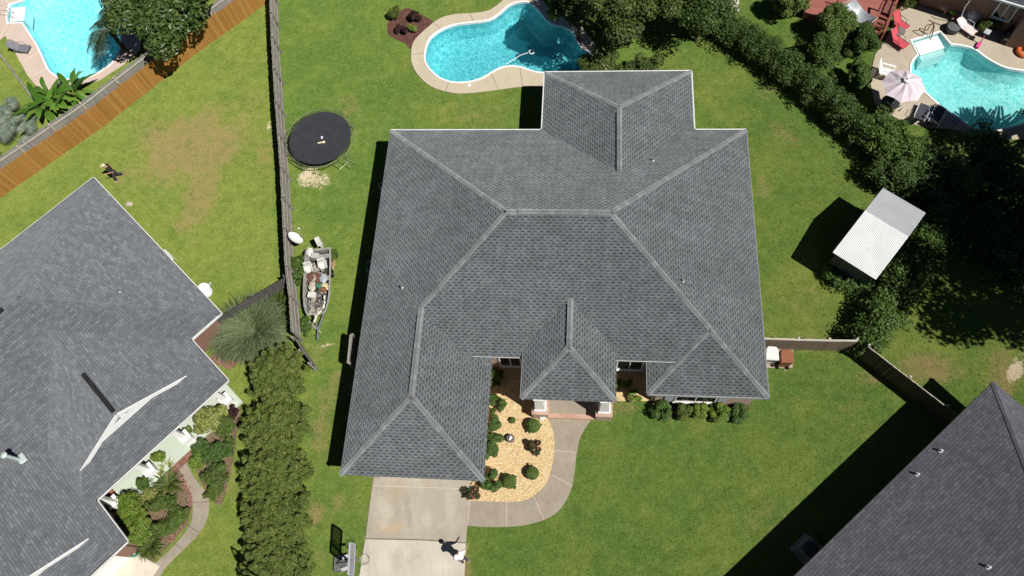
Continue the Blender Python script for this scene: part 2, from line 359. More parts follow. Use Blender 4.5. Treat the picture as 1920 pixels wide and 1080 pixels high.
def linermat(name, a, b, c_, sc=7.0):                               # pool lining; light rippling through the water is painted in as pale mottling
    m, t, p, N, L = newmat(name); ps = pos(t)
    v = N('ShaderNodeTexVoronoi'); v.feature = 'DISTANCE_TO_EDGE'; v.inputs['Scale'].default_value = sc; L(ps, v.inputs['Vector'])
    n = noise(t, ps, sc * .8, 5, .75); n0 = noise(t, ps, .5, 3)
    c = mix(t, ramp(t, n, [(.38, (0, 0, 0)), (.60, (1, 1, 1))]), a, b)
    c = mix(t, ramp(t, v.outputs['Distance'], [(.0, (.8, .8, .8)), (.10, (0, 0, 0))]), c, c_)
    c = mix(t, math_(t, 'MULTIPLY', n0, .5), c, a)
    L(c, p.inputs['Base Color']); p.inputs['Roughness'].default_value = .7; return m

WHITE = pm('white_paint', (.80, .80, .80), (.72, .72, .72), 2, .5, .4, .05)
TRIM = pm('white_trim', (.72, .73, .72), (.58, .59, .58), 2, .5, .4, .05)
BLACK = pm('black_metal', (.016, .016, .017), (.010, .010, .010), 4, .45, .4, .05)
STEEL = pm('galvanised_steel', (.42, .43, .43), (.28, .29, .28), 3, .4, .5, .1, metal=.6)
DARKV = pm('dark_vent', (.022, .022, .024), (.012, .012, .013), 5, .7)
GLASS = pm('dark_glass', (.012, .016, .018), (.008, .010, .012), 1, .06, .7, 0)
SH_MAIN = shingle('grey_tab_shingles', (.160, .174, .185), (.052, .059, .066), (.130, .142, .152), True, mott=.34)
SH_CAP = shingle('grey_cap_shingles', (.255, .272, .286), (.16, .17, .18), (.160, .172, .182), False, row=.6, mott=.1)
SH_LEFT = shingle('slate_grey_shingles', (.180, .194, .211), (.088, .097, .108), (.120, .131, .145), False, seed=3.3, mott=.14)
SH_RIGHT = shingle('brown_grey_shingles', (.160, .166, .195), (.074, .077, .092), (.112, .117, .140), False, seed=7.1, mott=.2)
BRICK = brickmat('tan_brick', (.40, .25, .18), (.52, .38, .29), (.50, .45, .38))
BRICKR = brickmat('red_brick', (.20, .095, .065), (.27, .14, .10), (.24, .19, .16))
def spot(px_, py_, rx, ry, col, k): q = at(px_, py_); return (q[0], q[1], rx, ry, col, k)
CONC = concrete('driveway_concrete', (.445, .405, .34), (.265, .238, .195), (.25, .19, .12), .62, spots=[spot(735, 990, 1.0, .35, (.52, .33, .15), .65), spot(742, 925, .9, .6, (.33, .25, .15), .6), spot(765, 955, .22, 1.9, (.24, .205, .155), .6), spot(722, 960, .5, 1.2, (.58, .52, .42), .6), spot(812, 935, .6, 1.2, (.33, .29, .24), .55), spot(845, 965, .3, 1.4, (.50, .44, .36), .5), spot(716, 928, .06, .06, (.05, .045, .04), .9), spot(800, 975, .35, .5, (.55, .49, .40), .6), spot(692, 985, .25, 1.4, (.27, .23, .19), .6)])
CONC2 = concrete('pale_driveway_concrete', (.56, .525, .45), (.42, .39, .33), (.32, .27, .19), .5, spots=[spot(745, 1050, .4, .8, (.32, .26, .18), .6), spot(720, 1070, .5, .9, (.62, .57, .48), .5), spot(828, 1062, .5, .5, (.66, .61, .52), .6), spot(690, 1040, .15, 1.2, (.30, .26, .21), .6)])
WALKC = concrete('walkway_concrete', (.36, .315, .255), (.25, .215, .17), (.18, .145, .10), .8)
DECKC = concrete('pool_deck_concrete', (.53, .465, .36), (.46, .395, .295), (.40, .34, .24), .35)
PINKC = concrete('pink_deck_concrete', (.60, .49, .42), (.53, .42, .355), (.46, .36, .30), .35)
TANC = concrete('patio_concrete', (.47, .41, .32), (.38, .33, .255), (.28, .235, .175), .45)
GRAVEL = cellmat('yellow_gravel', [(.46, .31, .13), (.66, .49, .24), (.75, .61, .36), (.64, .43, .21), (.82, .73, .54)], 17)
MULCH = cellmat('red_bark_mulch', [(.055, .022, .018), (.12, .045, .035), (.19, .085, .06), (.09, .04, .03)], 14)
STRAW = cellmat('pine_straw', [(.10, .068, .038), (.18, .13, .075), (.27, .20, .125), (.14, .095, .055)], 14)
BARK = pm('bark', (.13, .095, .065), (.07, .05, .034), 6, .9, .1, .6)
SOIL = pm('soil', (.10, .07, .045), (.06, .04, .025), 5, .95, .05, .4)
# ------------------------------------------------------------------ pools: outlines in the ground plane
POOL_M = spl(ats([(798,100),(806,75),(827,58),(853,48),(883,44),(917,39),(937,27),(953,13),(970,6),(990,6),(1008,19),(1022,36),(1037,47),(1057,52),(1073,62),(1083,80),(1092,93),(1107,101),(1105,118),(1092,131),(1075,137),(1048,138),(1022,137),(1000,134),(980,127),(957,124),(937,128),(920,137),(903,147),(877,154),(847,154),(823,145),(807,130),(799,117)]), 4)
POOL_L = [np.array(p) for p in ats([(45,1),(19,9),(14,26),(15,44),(43,43)])] + spl(ats([(44,44),(57,64),(70,84),(81,107),(92,130),(101,139),(113,146),(133,149),(157,147),(178,140),(197,129),(213,115),(226,92),(226,60),(212,20),(190,-20),(140,-45),(80,-35),(46,-6)]), 4, False)
POOL_R = [np.array(p) for p in ats([(1708,77),(1762,61),(1782,85)])] + spl(ats([(1783,85),(1801,87),(1826,94),(1848,110),(1877,126),(1902,132),(1924,134),(1960,128),(1990,150),(1985,190),(1940,222),(1890,240),(1832,245),(1807,230),(1766,201),(1732,170),(1711,142),(1708,129),(1712,115),(1722,104)]), 4, False)
DECK_M = spl(ats([(772,92),(772,117),(783,140),(807,162),(840,173),(870,176),(927,170),(980,163),(1020,164),(1080,172),(1125,160),(1140,130),(1130,100),(1105,72),(1092,52),(1062,36),(1042,28),(1024,10),(1008,-10),(975,-14),(950,-4),(935,8),(917,20),(890,25),(857,27),(830,33),(813,43),(790,63),(777,77)]), 3)
DECK_L = ats([(-60,62),(0,76),(10,67),(22,88),(33,107),(53,143),(73,167),(93,178),(112,170),(185,152),(232,122),(262,95),(275,20),(262,-60),(100,-90),(-60,-80)])
DECK_R = ats([(1640,104),(1664,70),(1690,5),(1720,10),(1800,38),(1885,62),(1990,90),(2060,140),(2040,230),(1960,262),(1890,262),(1832,255),(1780,242),(1740,240),(1696,230),(1668,216),(1640,196),(1630,150)])
def inpoly(x, y, poly):
    r = np.zeros(x.shape, bool); n = len(poly)
    for i in range(n):
        a, b = poly[i], poly[(i + 1) % n]
        c = ((a[1] > y) != (b[1] > y)) & (x < (b[0] - a[0]) * (y - a[1]) / (b[1] - a[1] + 1e-12) + a[0]); r ^= c
    return r
def grow(poly, d):
    P = np.array([p[:2] for p in poly]); n = len(P); ar = 0
    for i in range(n): ar += P[i][0] * P[(i + 1) % n][1] - P[(i + 1) % n][0] * P[i][1]
    sg = 1 if ar > 0 else -1; out = []
    for i in range(n):
        a, b, c = P[i - 1], P[i], P[(i + 1) % n]
        t = nrm(nrm(b - a) + nrm(c - b)); k = np.array([t[1], -t[0]]) * sg
        q = b + k * d; out.append(np.array([q[0], q[1], 0]))
    return out

# ------------------------------------------------------------------ the ground: one sheet, worn and dry where the lawn is
gx = np.concatenate([[-400, -150, -70, -50], np.arange(-38, 42, .3), [55, 75, 150, 400]]); gy = np.concatenate([[-300, -100, -40, -15], np.arange(-7, 60, .3), [75, 120, 400]])
X, Y = np.meshgrid(gx, gy); nx, ny = len(gx), len(gy)
PX = prj(np.stack([X, Y, 0 * X], -1)); px, py = PX[..., 0], PX[..., 1]
Zg = X * 0.0
fb = fbm(X * .55 + 40, Y * .55 + 40, 11); fb2 = fbm(X * 1.6 + 80, Y * 1.6 + 80, 12); fb3 = fbm(X * .12 + 40, Y * .12 + 40, 13)
def blob(cx, cy, rx, ry, ang=0, soft=1.0):
    a = math.radians(ang); u = (px - cx) * math.cos(a) + (py - cy) * math.sin(a); v = -(px - cx) * math.sin(a) + (py - cy) * math.cos(a)
    d = np.sqrt((u / rx) ** 2 + (v / ry) ** 2) + (fb - .5) * .9 + (fb2 - .5) * .5
    return np.clip((1.15 - d) / (.6 * soft), 0, 1)
tone = np.clip(.30 + (fb3 - .5) * .9, 0, 1) * np.ones_like(X)
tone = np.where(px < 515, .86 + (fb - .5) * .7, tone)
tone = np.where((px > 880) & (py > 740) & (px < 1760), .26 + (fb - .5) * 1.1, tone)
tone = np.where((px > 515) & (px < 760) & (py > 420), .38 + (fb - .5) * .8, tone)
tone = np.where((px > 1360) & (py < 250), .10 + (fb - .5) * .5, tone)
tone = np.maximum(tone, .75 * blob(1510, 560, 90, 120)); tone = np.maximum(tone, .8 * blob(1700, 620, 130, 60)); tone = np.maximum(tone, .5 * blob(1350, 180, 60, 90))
tone = np.maximum(tone, .5 * blob(870, 215, 150, 20)); tone = np.maximum(tone, .45 * blob(1440, 880, 110, 60))
dry = np.zeros_like(X)
for b in [(360, 275, 140, 75, 155, .85), (372, 370, 45, 100, 12, .75), (300, 250, 60, 40, 0, .5), (470, 200, 35, 55, 60, .35), (255, 320, 60, 25, -20, .45), (495, 290, 22, 45, 0, .5), (655, 195, 26, 24, 0, .5), (905, 215, 80, 22, 0, .35), (640, 720, 26, 30, 0, .6), (600, 820, 22, 45, 0, .6), (592, 965, 18, 34, 0, .85), (632, 945, 14, 22, 0, .6), (600, 1040, 18, 26, 0, .4), (610, 760, 20, 30, 0, .5),
          (1740, 695, 70, 38, 15, .85), (1665, 712, 60, 13, 5, .7), (1470, 250, 40, 14, 35, .55), (1440, 170, 30, 20, 35, .4), (1500, 560, 50, 40, 0, .3), (1590, 760, 40, 40, 0, .25), (1330, 800, 60, 40, 0, .2), (1440, 960, 60, 60, 0, .3), (1430, 350, 18, 30, 0, .5), (1880, 700, 40, 50, 0, .8), (875, 1070, 12, 40, 0, .8), (430, 880, 14, 60, 0, .6), (430, 670, 40, 20, 0, .55), (1510, 640, 40, 12, 0, .5), (580, 660, 40, 30, 0, .35), (1170, 765, 30, 16, 0, .6), (1540, 30, 30, 15, 0, .4), (1020, 960, 60, 12, 0, .2), (1400, 720, 25, 30, 0, .3)]:
    dry = np.maximum(dry, b[5] * blob(*b[:5]))
sand = np.zeros_like(X)
for b in [(588, 335, 36, 26, 0, .72), (575, 328, 14, 10, 0, 1.0), (610, 345, 20, 12, 0, .7), (645, 340, 34, 24, 0, .42), (615, 647, 36, 5, 0, .85), (1168, 768, 30, 10, 0, .5), (1905, 690, 20, 36, 20, 1.0), (1690, 712, 26, 5, 5, .5), (505, 235, 7, 22, 0, .65), (245, 383, 8, 10, 0, .7), (275, 421, 16, 4, 10, .6), (1470, 690, 20, 12, 0, .5), (340, 482, 6, 6, 0, .6), (1560, 700, 14, 12, 0, .35), (1500, 232, 30, 6, 35, .35), (1910, 690, 14, 26, 0, 1), (650, 400, 10, 8, 0, .4), (300, 105, 10, 6, 0, .5), (420, 345, 30, 40, 20, .28)]:
    sand = np.maximum(sand, b[5] * blob(*b[:5]))
d_ = (px + .0) * 0; bl = np.array([20, 358.]); br = np.array([477, 23.]); tt = nrm(br - bl); off = (px - bl[0]) * -tt[1] + (py - bl[1]) * tt[0]
sand = np.maximum(sand, np.clip(1 - np.abs(off - 3) / 4, 0, 1) * (px < 500) * (fb2 > .5) * .6)
cxm = (X[:-1, :-1] + X[1:, 1:]) / 2; cym = (Y[:-1, :-1] + Y[1:, 1:]) / 2
hole = inpoly(cxm, cym, grow(POOL_M, .35)) | inpoly(cxm, cym, grow(POOL_L, .35)) | inpoly(cxm, cym, grow(POOL_R, .35))
idx = np.arange(nx * ny).reshape(ny, nx)
q = np.stack([idx[:-1, :-1], idx[:-1, 1:], idx[1:, 1:], idx[1:, :-1]], -1)[~hole]
me = bpy.data.meshes.new('ground'); me.from_pydata(np.stack([X, Y, Zg], -1).reshape(-1, 3).tolist(), [], q.tolist())
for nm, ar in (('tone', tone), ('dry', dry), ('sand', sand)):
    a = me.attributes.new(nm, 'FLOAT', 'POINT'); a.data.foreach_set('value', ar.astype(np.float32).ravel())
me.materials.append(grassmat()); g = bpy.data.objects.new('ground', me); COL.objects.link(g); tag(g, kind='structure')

# ------------------------------------------------------------------ hard ground
HARD = [DECK_M, DECK_L, DECK_R]
def sheet(name, poly, z, mat, kind='structure', z0=-.06):
    HARD.append(poly); o = MB().prism(poly, z0, z).build(name, mat); tag(o, kind=kind); return o
def band(poly, w0, w1, z, z0, mat, name, parent=None, ramp_=None):  # ring between two offsets of a closed outline
    A = grow(poly, w0); B = grow(poly, w1); n = len(A); m = MB()
    vs = [[*p[:2], z] for p in A] + [[*p[:2], z] for p in B] + [[*p[:2], z0] for p in A] + [[*p[:2], z0] for p in B]
    fs = [(i, (i + 1) % n, n + (i + 1) % n, n + i) for i in range(n)] + [(i, 2 * n + i, 2 * n + (i + 1) % n, (i + 1) % n) for i in range(n)] + [(n + i, n + (i + 1) % n, 3 * n + (i + 1) % n, 3 * n + i) for i in range(n)]
    m.add(vs, fs); return m.build(name, mat, parent)
def deck_with_hole(name, outer, inner, z, mat):
    lo = [[Vector((p[0], p[1], 0)) for p in outer], [Vector((p[0], p[1], 0)) for p in inner]]
    tr = tessellate_polygon(lo); P = np.array([[p[0], p[1], z] for p in list(outer) + list(inner)]); m = MB()
    fs = []
    for a, b, c in tr:
        if np.cross(P[b] - P[a], P[c] - P[a])[2] < 0: b, c = c, b
        fs.append((a, b, c))
    m.add(P, fs); n = len(outer); m.add([[p[0], p[1], z] for p in outer] + [[p[0], p[1], -.06] for p in outer], [(i, (i + 1) % n, n + (i + 1) % n, n + i) for i in range(n)])
    o = m.build(name, mat); tag(o, kind='structure'); return o
deck_with_hole('pool_deck', DECK_M, grow(POOL_M, .1), .05, DECKC)
deck_with_hole('pool_deck', DECK_L, grow(POOL_L, .1), .05, PINKC)
deck_with_hole('pool_deck', DECK_R, grow(POOL_R, .1), .05, TANC)
def joints(lines, w, z, mat, name='expansion_joint'):
    m = MB()
    for a, b in lines:
        A, B = at(*a), at(*b); d = nrm(B - A); s = np.array([-d[1], d[0], 0]) * w / 2
        P = [A + s, A - s, B - s, B + s]; m.add([[q[0], q[1], z] for q in P], [(0, 1, 2, 3)])
    o = m.build(name, mat); tag(o, kind='structure'); return o
JD = pm('joint_dark', (.20, .16, .12), (.14, .11, .08), 4, .95); JL = pm('joint_pale', (.52, .46, .38), (.43, .38, .31), 4, .95)  # expansion joint colours, dark and pale
def basin(poly, depth, liner, waterm, label, steps=None, shallow=.0):
    c = np.mean([p[:2] for p in poly], 0); t = thing('swimming_pool', label, 'pool', (c[0], c[1], 0))
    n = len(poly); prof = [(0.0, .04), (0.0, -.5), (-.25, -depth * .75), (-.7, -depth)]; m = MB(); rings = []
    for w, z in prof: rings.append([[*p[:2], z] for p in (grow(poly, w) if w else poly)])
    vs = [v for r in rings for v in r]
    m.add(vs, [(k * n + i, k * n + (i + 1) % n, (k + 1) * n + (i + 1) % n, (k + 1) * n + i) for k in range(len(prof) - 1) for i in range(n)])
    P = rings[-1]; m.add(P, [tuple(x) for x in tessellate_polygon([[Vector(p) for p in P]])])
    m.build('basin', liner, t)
    MB().prism(poly, -.08, -.075).build('water', waterm, t)
    band(poly, -.015, .10, .085, -.1, WHITE, 'coping', t)
    return t
L_M = linermat('aqua_caustic_liner', (.06, .40, .45), (.38, .78, .77), (.88, .97, .94), 4.2)
L_L = linermat('bright_caustic_liner', (.16, .72, .80), (.74, .96, .97), (.96, 1, 1), 4.6)
L_R = linermat('pale_caustic_liner', (.18, .60, .61), (.66, .88, .87), (.92, .97, .95), 4.6)
W_M = watermat('clear_water_blue', (.60, .91, .95), (.02, .25, .34), .15); W_L = watermat('clear_water_bright', (.74, .98, 1.0), (.03, .40, .52), .12); W_R = watermat('clear_water_green', (.70, .93, .93), (.04, .30, .33), .13)
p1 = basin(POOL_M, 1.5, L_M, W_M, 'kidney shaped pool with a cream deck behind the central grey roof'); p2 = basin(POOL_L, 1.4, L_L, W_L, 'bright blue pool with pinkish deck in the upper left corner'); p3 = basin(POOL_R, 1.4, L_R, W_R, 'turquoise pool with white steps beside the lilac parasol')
def stepset(pool, a, b, ins, n, w):                                   # white moulded entry steps under the water
    for k in range(n):
        A, B = at(*a), at(*b); d = nrm(at(*ins) - (A + B) / 2); e = nrm(B - A) * .12
        P = [A + e + d * w * k, B - e + d * w * k, B - e + d * w * (k + 1), A + e + d * w * (k + 1)]
        MB().prism(P, -1.0, (-.068, -.069, -.072, -.25)[k]).build('entry_step', WHITE, pool)
stepset(p3, (1711, 80), (1762, 64), (1750, 96), 4, .34); stepset(p2, (17, 42), (20, 11), (44, 24), 3, .36)
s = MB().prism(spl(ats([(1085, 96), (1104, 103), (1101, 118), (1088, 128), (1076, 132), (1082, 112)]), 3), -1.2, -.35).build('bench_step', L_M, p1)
# pale corner slab of the paved patio by the rear wing, joints and skimmer lids
joints([((815, 45), (828, 57)), (((772, 103)), (798, 101)), ((836, 172), (843, 152)), ((935, 168), (920, 138)), ((880, 24), (889, 43)), ((980, 164), (975, 127))], .03, .0545, JD)
joints([((15, 45), (2, 70)), ((90, 128), (62, 144)), ((72, 100), (45, 115)), ((20, 10), (10, 0))], .05, .0545, pm('joint_cream', (.74, .64, .55), (.66, .57, .49), 4, .9))
joints([((1722, 104), (1686, 120)), ((1708, 76), (1692, 70)), ((1762, 60), (1760, 45)), ((1903, 98), (1895, 130)), ((1832, 246), (1825, 255))], .035, .0545, JL)
tag(MB().lathe(at(880, 160, .05), [(.12, 0), (.12, .02), (.02, .025)]).build('skimmer_lid', WHITE, org=at(880, 160, .05)), 'round white skimmer lid set in the cream pool deck', 'lid')
t = MB().ring(at(997, 97, -.02), .17, .035, 24, 6).build('suction_ring', WHITE, org=at(997, 97, -.02)); tag(t, 'white floating hose ring on the kidney pool water', 'pool hose ring')
t = MB().tube(spl(ats([(990, 99), (975, 104), (962, 112), (948, 121)], -.03), 5, False), .022, 6).build('pool_hose', WHITE, org=at(990, 99, 0)); tag(t, 'white hose lying across the kidney pool towards its lower edge', 'hose')

DRIVE = ats([(704, 888), (700.6, 898), (693, 950), (686, 1006), (674, 1080), (664, 1150), (862, 1150), (871, 1080), (875.6, 991), (880, 944), (884, 903), (886, 886)])
HARD.append(DRIVE)
sheet('driveway', ats([(704, 888), (700.6, 898), (693, 950), (686, 1006), (685.5, 1010), (785, 1012), (873.6, 1017), (875.6, 991), (880, 944), (884, 903), (886, 886)]), .035, CONC); sheet('driveway', ats([(685.3, 1011.2), (785, 1013.2), (873.4, 1018.2), (871, 1080), (838, 1300), (640, 1300), (674, 1080)]), .035, CONC2)
joints([((686, 1010), (785, 1012)), ((785, 1012), (874, 1018))], .05, .0385, JD); joints([((700, 911), (885, 917))], .035, .0385, JL)
OUT = [(1112, 776), (1106, 790), (1089, 818), (1081, 853), (1078, 881), (1073, 910), (1064, 934), (1050, 955), (1029, 971), (1001, 981), (975, 986), (950, 988), (909, 988), (876.5, 986)]
INN = [(1023, 774), (1030, 790), (1038, 811), (1039.5, 846), (1034, 881), (1024, 907), (1001, 930), (976, 940), (941, 941), (910, 940), (881, 939)]
sheet('walkway', [np.array(p) for p in spl(ats(OUT), 4, False)] + [np.array(p) for p in spl(ats(INN), 4, False)][::-1], .03, WALKC)
joints([((1040, 845), (1080, 849)), ((1036, 905 - 14), (1073, 912)), ((1001, 931), (1020, 975)), ((950, 941), (950, 988)), ((881, 939), (877, 986))], .035, .0335, JL)
sheet('gravel_bed', [np.array(p) for p in spl(ats(INN), 4, False)] + ats([(879, 934), (884, 905), (900, 893), (912, 740), (918, 690), (1000, 690), (1000, 776)]), .026, GRAVEL)
sheet('gravel_bed', ats([(1150, 752), (1150, 690), (1230, 690), (1225, 752)]), .026, GRAVEL)
sheet('planting_bed', ats([(1222, 752), (1224, 774), (1244, 782), (1386, 787), (1402, 778), (1406, 745)]), .02, SOIL)
sheet('mulch_bed', spl(ats([(730, 38), (726, 52), (729, 65), (744, 75), (761, 82), (771, 92), (782, 74), (797, 58), (813, 43), (800, 33), (778, 22), (764, 15), (745, 24)]), 3), .02, MULCH)
sheet('walkway', spl(ats([(322, 852), (340, 838), (352, 872), (372, 905), (388, 925), (393, 945), (388, 975), (370, 1005), (340, 1035), (305, 1072), (290, 1110), (262, 1110), (280, 1068), (310, 1040), (338, 1010), (358, 980), (362, 950), (355, 920), (342, 890)]), 4), .03, WALKC)
joints([((362, 943), (393, 941)), ((352, 985), (374, 999)), ((325, 1018), (346, 1032))], .035, .0335, JD)
sheet('front_driveway', ats([(165, 1075), (236, 1030), (262, 1040), (300, 1062), (285, 1085), (262, 1140), (120, 1140)]), .032, concrete('pale_concrete', (.66, .60, .50), (.58, .52, .43), (.48, .43, .35), .5))
sheet('mulch_bed', spl(ats([(415, 745), (443, 745), (452, 770), (446, 800), (440, 850), (428, 900), (416, 945), (398, 938), (378, 905), (362, 870), (350, 845), (345, 825), (385, 790)]), 3), .02, STRAW)
sheet('mulch_bed', ats([(212, 925), (250, 880), (300, 845), (322, 855), (345, 893), (358, 925), (361, 952), (350, 985), (310, 1030), (285, 1055), (258, 1040), (240, 1015)]), .02, STRAW)
# fine pine bark strip along the curved walkway and paver pad under the bins
sheet('paver_pad', ats([(1436, 690), (1486, 690), (1487, 655), (1436, 655)]), .03, concrete('worn_pavers', (.42, .34, .28), (.30, .24, .19), (.22, .17, .13), 2.5))
# ------------------------------------------------------------------ the turf itself: short tufts standing on the lawn, fewer where it is worn
rg = np.random.RandomState(77); n = 230000
gxr = rg.uniform(-33, 36, n); gyr = rg.uniform(-3, 49, n); pp = prj(np.stack([gxr, gyr, 0 * gxr], -1))
ix = np.clip(((gxr + 38) / .3).astype(int) + 4, 0, nx - 1); iy = np.clip(((gyr + 7) / .3).astype(int) + 4, 0, ny - 1)
tn, dy, sa = tone[iy, ix], dry[iy, ix], sand[iy, ix]
keep = (pp[:, 0] > -30) & (pp[:, 0] < 1950) & (pp[:, 1] > -30) & (pp[:, 1] < 1110) & (rg.rand(n) > dy * .75 + sa * 1.4) & (fbm(gxr * .9 + 60, gyr * .9 + 60, 31) > .36)
for pl in HARD: keep &= ~inpoly(gxr, gyr, pl)
hxr = gxr * math.cos(.2396) - gyr * math.sin(.2396); hyr = gxr * math.sin(.2396) + gyr * math.cos(.2396)
keep &= ~((hxr > -11) & (hxr < 8.5) & (hyr > 11.5) & (hyr < 25)) & ~((hxr > -11) & (hxr < -5) & (hyr > 6) & (hyr < 25))
gxr, gyr, tn, dy, sa = gxr[keep], gyr[keep], tn[keep], dy[keep], sa[keep]; n = len(gxr)
a = rg.uniform(0, 6.283, n); ln = rg.uniform(.04, .10, n); wd_ = rg.uniform(.012, .03, n); ti = rg.uniform(.1, .5, n); rnd = np.cos(a), np.sin(a)
B0 = np.stack([gxr, gyr, np.zeros(n)], -1); D = np.stack([rnd[0] * ln, rnd[1] * ln, ln * ti], -1); S = np.stack([-rnd[1] * wd_, rnd[0] * wd_, np.zeros(n)], -1)
Q = np.stack([B0 - S * .6, B0 + S * .6, B0 + D * .6 + S, B0 + D, B0 + D * .6 - S], 1)
me = bpy.data.meshes.new('lawn_grass'); me.from_pydata(Q.reshape(-1, 3).tolist(), [], (np.arange(n)[:, None] * 5 + np.arange(5)).tolist())
for nm, ar in (('tone', tn), ('dry', dy * .6), ('sand', sa * .3)): at_ = me.attributes.new(nm, 'FLOAT', 'POINT'); at_.data.foreach_set('value', np.repeat(ar, 5).astype(np.float32))
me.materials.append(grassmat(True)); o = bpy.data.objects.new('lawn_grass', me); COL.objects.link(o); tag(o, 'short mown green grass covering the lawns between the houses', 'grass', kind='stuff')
# ------------------------------------------------------------------ the central house
PS = -0.2396; HE = 2.415; PT = .53356
hx0, hx1, hxo, hxh, hxl, hxk, hxc, hxd = -11.60092, 8.99675, -4.55224, 3.22154, -2.9161, 1.6554, -2.58805, 6.1001
hyb, hyc, hyf, hyg, hyl, hyp = 25.50195, 29.70296, 11.34861, 9.91502, 9.22679, 5.39576; hzf, hzp = .73514, .95466
def hw(x, y, z=0.0): c, s = math.cos(PS), math.sin(PS); return np.array([c * x - s * y, s * x + c * y, z])
def hr(x, y, z=0.0): return hw(x, y, z + HE)
HX = nrm(hw(1, 0)); HY = nrm(hw(0, 1))
house = thing('brick_house', 'brick house under the large mid grey hipped roof in the centre', 'house', hw(-1, 15))
y0 = hyf - hzf / PT; dM = (hyb - y0) / 2
V = dict(A=(hx0, hyb, 0), B=(hxc, hyb, 0), C=(hxc, hyc, 0), D=(hxd, hyc, 0), E=(hxd, hyb, 0), F=(hx1, hyb, 0), G=(hx1, hyg, 0), H=(hxh, hyg, 0), K=(hxk, hyl, hzp), L=(hxl, hyl, hzp), O=(hxo, hyp, 0), P=(hx0, hyp, 0))
V['R1'] = (hx0 + dM, hyb - dM, dM * PT); V['R2'] = (hx1 - dM, hyb - dM, dM * PT)
w = (hxd - hxc) / 2; V['R3'] = (hxc + w, hyc - w, w * PT); V['R4'] = (hxc + w, hyb - w, w * PT)
w = (hxo - hx0) / 2; V['R5'] = (hx0 + w, y0 + w, w * PT); V['R6'] = (hx0 + w, hyp + w, w * PT)
w = (hxk - hxl) / 2; V['R7'] = (hxl + w, y0 + w + hzp / PT, w * PT + hzp); V['R8'] = (hxl + w, hyl + w, w * PT + hzp)
w = (hx1 - hxh) / 2; V['R9'] = (hx1 - w, hyg + w, w * PT); V['Q'] = (hx1 - w, y0 + w, w * PT)
ov = hzf / PT
V['N1'] = (hxo - ov, hyf, hzf); V['I1'] = (hxh + ov, hyf, hzf)
V['O2'] = (hxo, hyf + .4, 0); V['O3'] = (hxo - ov, hyf + .4, hzf); V['H2'] = (hxh, hyf + .4, 0); V['H3'] = (hxh + ov, hyf + .4, hzf)
yv = y0 + hzp / PT
V['M2'] = (hxl, yv, hzp); V['J2'] = (hxk, yv, hzp)
W = {k: hr(*v) for k, v in V.items()}
rf = MB(); NR = {}
for nm, ks in dict(left='A P R6 R5 R1', back='A B R4 E F R2 R1', rl='B C R3 R4', rb='C D R3', rr='D E R4 R3', right='F R2 Q R9 G', front='R1 R5 N1 I1 Q R2', gr='O O2 O3 N1 R5 R6', gf='P O R6', wl='H R9 Q I1 H3 H2', wf='H G R9', pl='L M2 R7 R8', pr='K J2 R7 R8', pf='L K R8').items():
    NR[nm] = rf.face([W[k] for k in ks.split()])
roof = rf.build('roof', SH_MAIN, house)
def caps(m, a, b, n1, n2, wd=.14, lift=.015, vent=False):
    a = np.asarray(a); b = np.asarray(b); d = nrm(b - a); L = np.linalg.norm(b - a)
    up = nrm(n1 + n2) * lift
    for n in (n1, n2):
        s = np.cross(n, d); s = s if s[2] < 0 else -s; s = nrm(s) * wd
        P = [a + up, b + up, b + up + s, a + up + s]; uv = [[0, 0], [L, 0], [L, .3], [0, .3]]
        nn = np.cross(P[1] - P[0], P[2] - P[0]); o = [0, 1, 2, 3] if nn[2] > 0 else [3, 2, 1, 0]
        m.add(P, [tuple(o)], [[[uv[k][1] * 0 + uv[k][0], uv[k][1]] for k in o]])
        q = [a + up + s, b + up + s, b + s - n * .02, a + s - n * .02]; m.add(q, [(0, 1, 2, 3)], [[[0, 0], [L, 0], [L, .02], [0, .02]]])
hc = MB()
for a, b, n1, n2 in [('A', 'R1', 'left', 'back'), ('F', 'R2', 'back', 'right'), ('R1', 'R5', 'left', 'front'), ('R2', 'Q', 'front', 'right'), ('P', 'R6', 'left', 'gf'), ('O', 'R6', 'gr', 'gf'), ('C', 'R3', 'rl', 'rb'), ('D', 'R3', 'rr', 'rb'), ('L', 'R8', 'pl', 'pf'), ('K', 'R8', 'pr', 'pf'), ('H', 'R9', 'wl', 'wf'), ('G', 'R9', 'right', 'wf')]:
    hc = MB(); caps(hc, W[a], W[b], NR[n1], NR[n2]); hc.build('hip_cap', SH_CAP, roof)
for a, b, n1, n2 in [('R1', 'R2', 'back', 'front'), ('R5', 'R6', 'left', 'gr'), ('R3', 'R4', 'rl', 'rr'), ('R7', 'R8', 'pl', 'pr')]:
    m = MB(); A, B = W[a], W[b]; e = nrm(B - A); L = np.linalg.norm(B - A)
    caps(m, A, B, NR[n1], NR[n2], .17, .03)
    i0, i1 = (.55, L - .55) if a == 'R1' else (.35, L - .1)
    caps(m, A + e * i0, A + e * i1, NR[n1], NR[n2], .16, .085)
    m.build('ridge_vent', SH_CAP, roof)
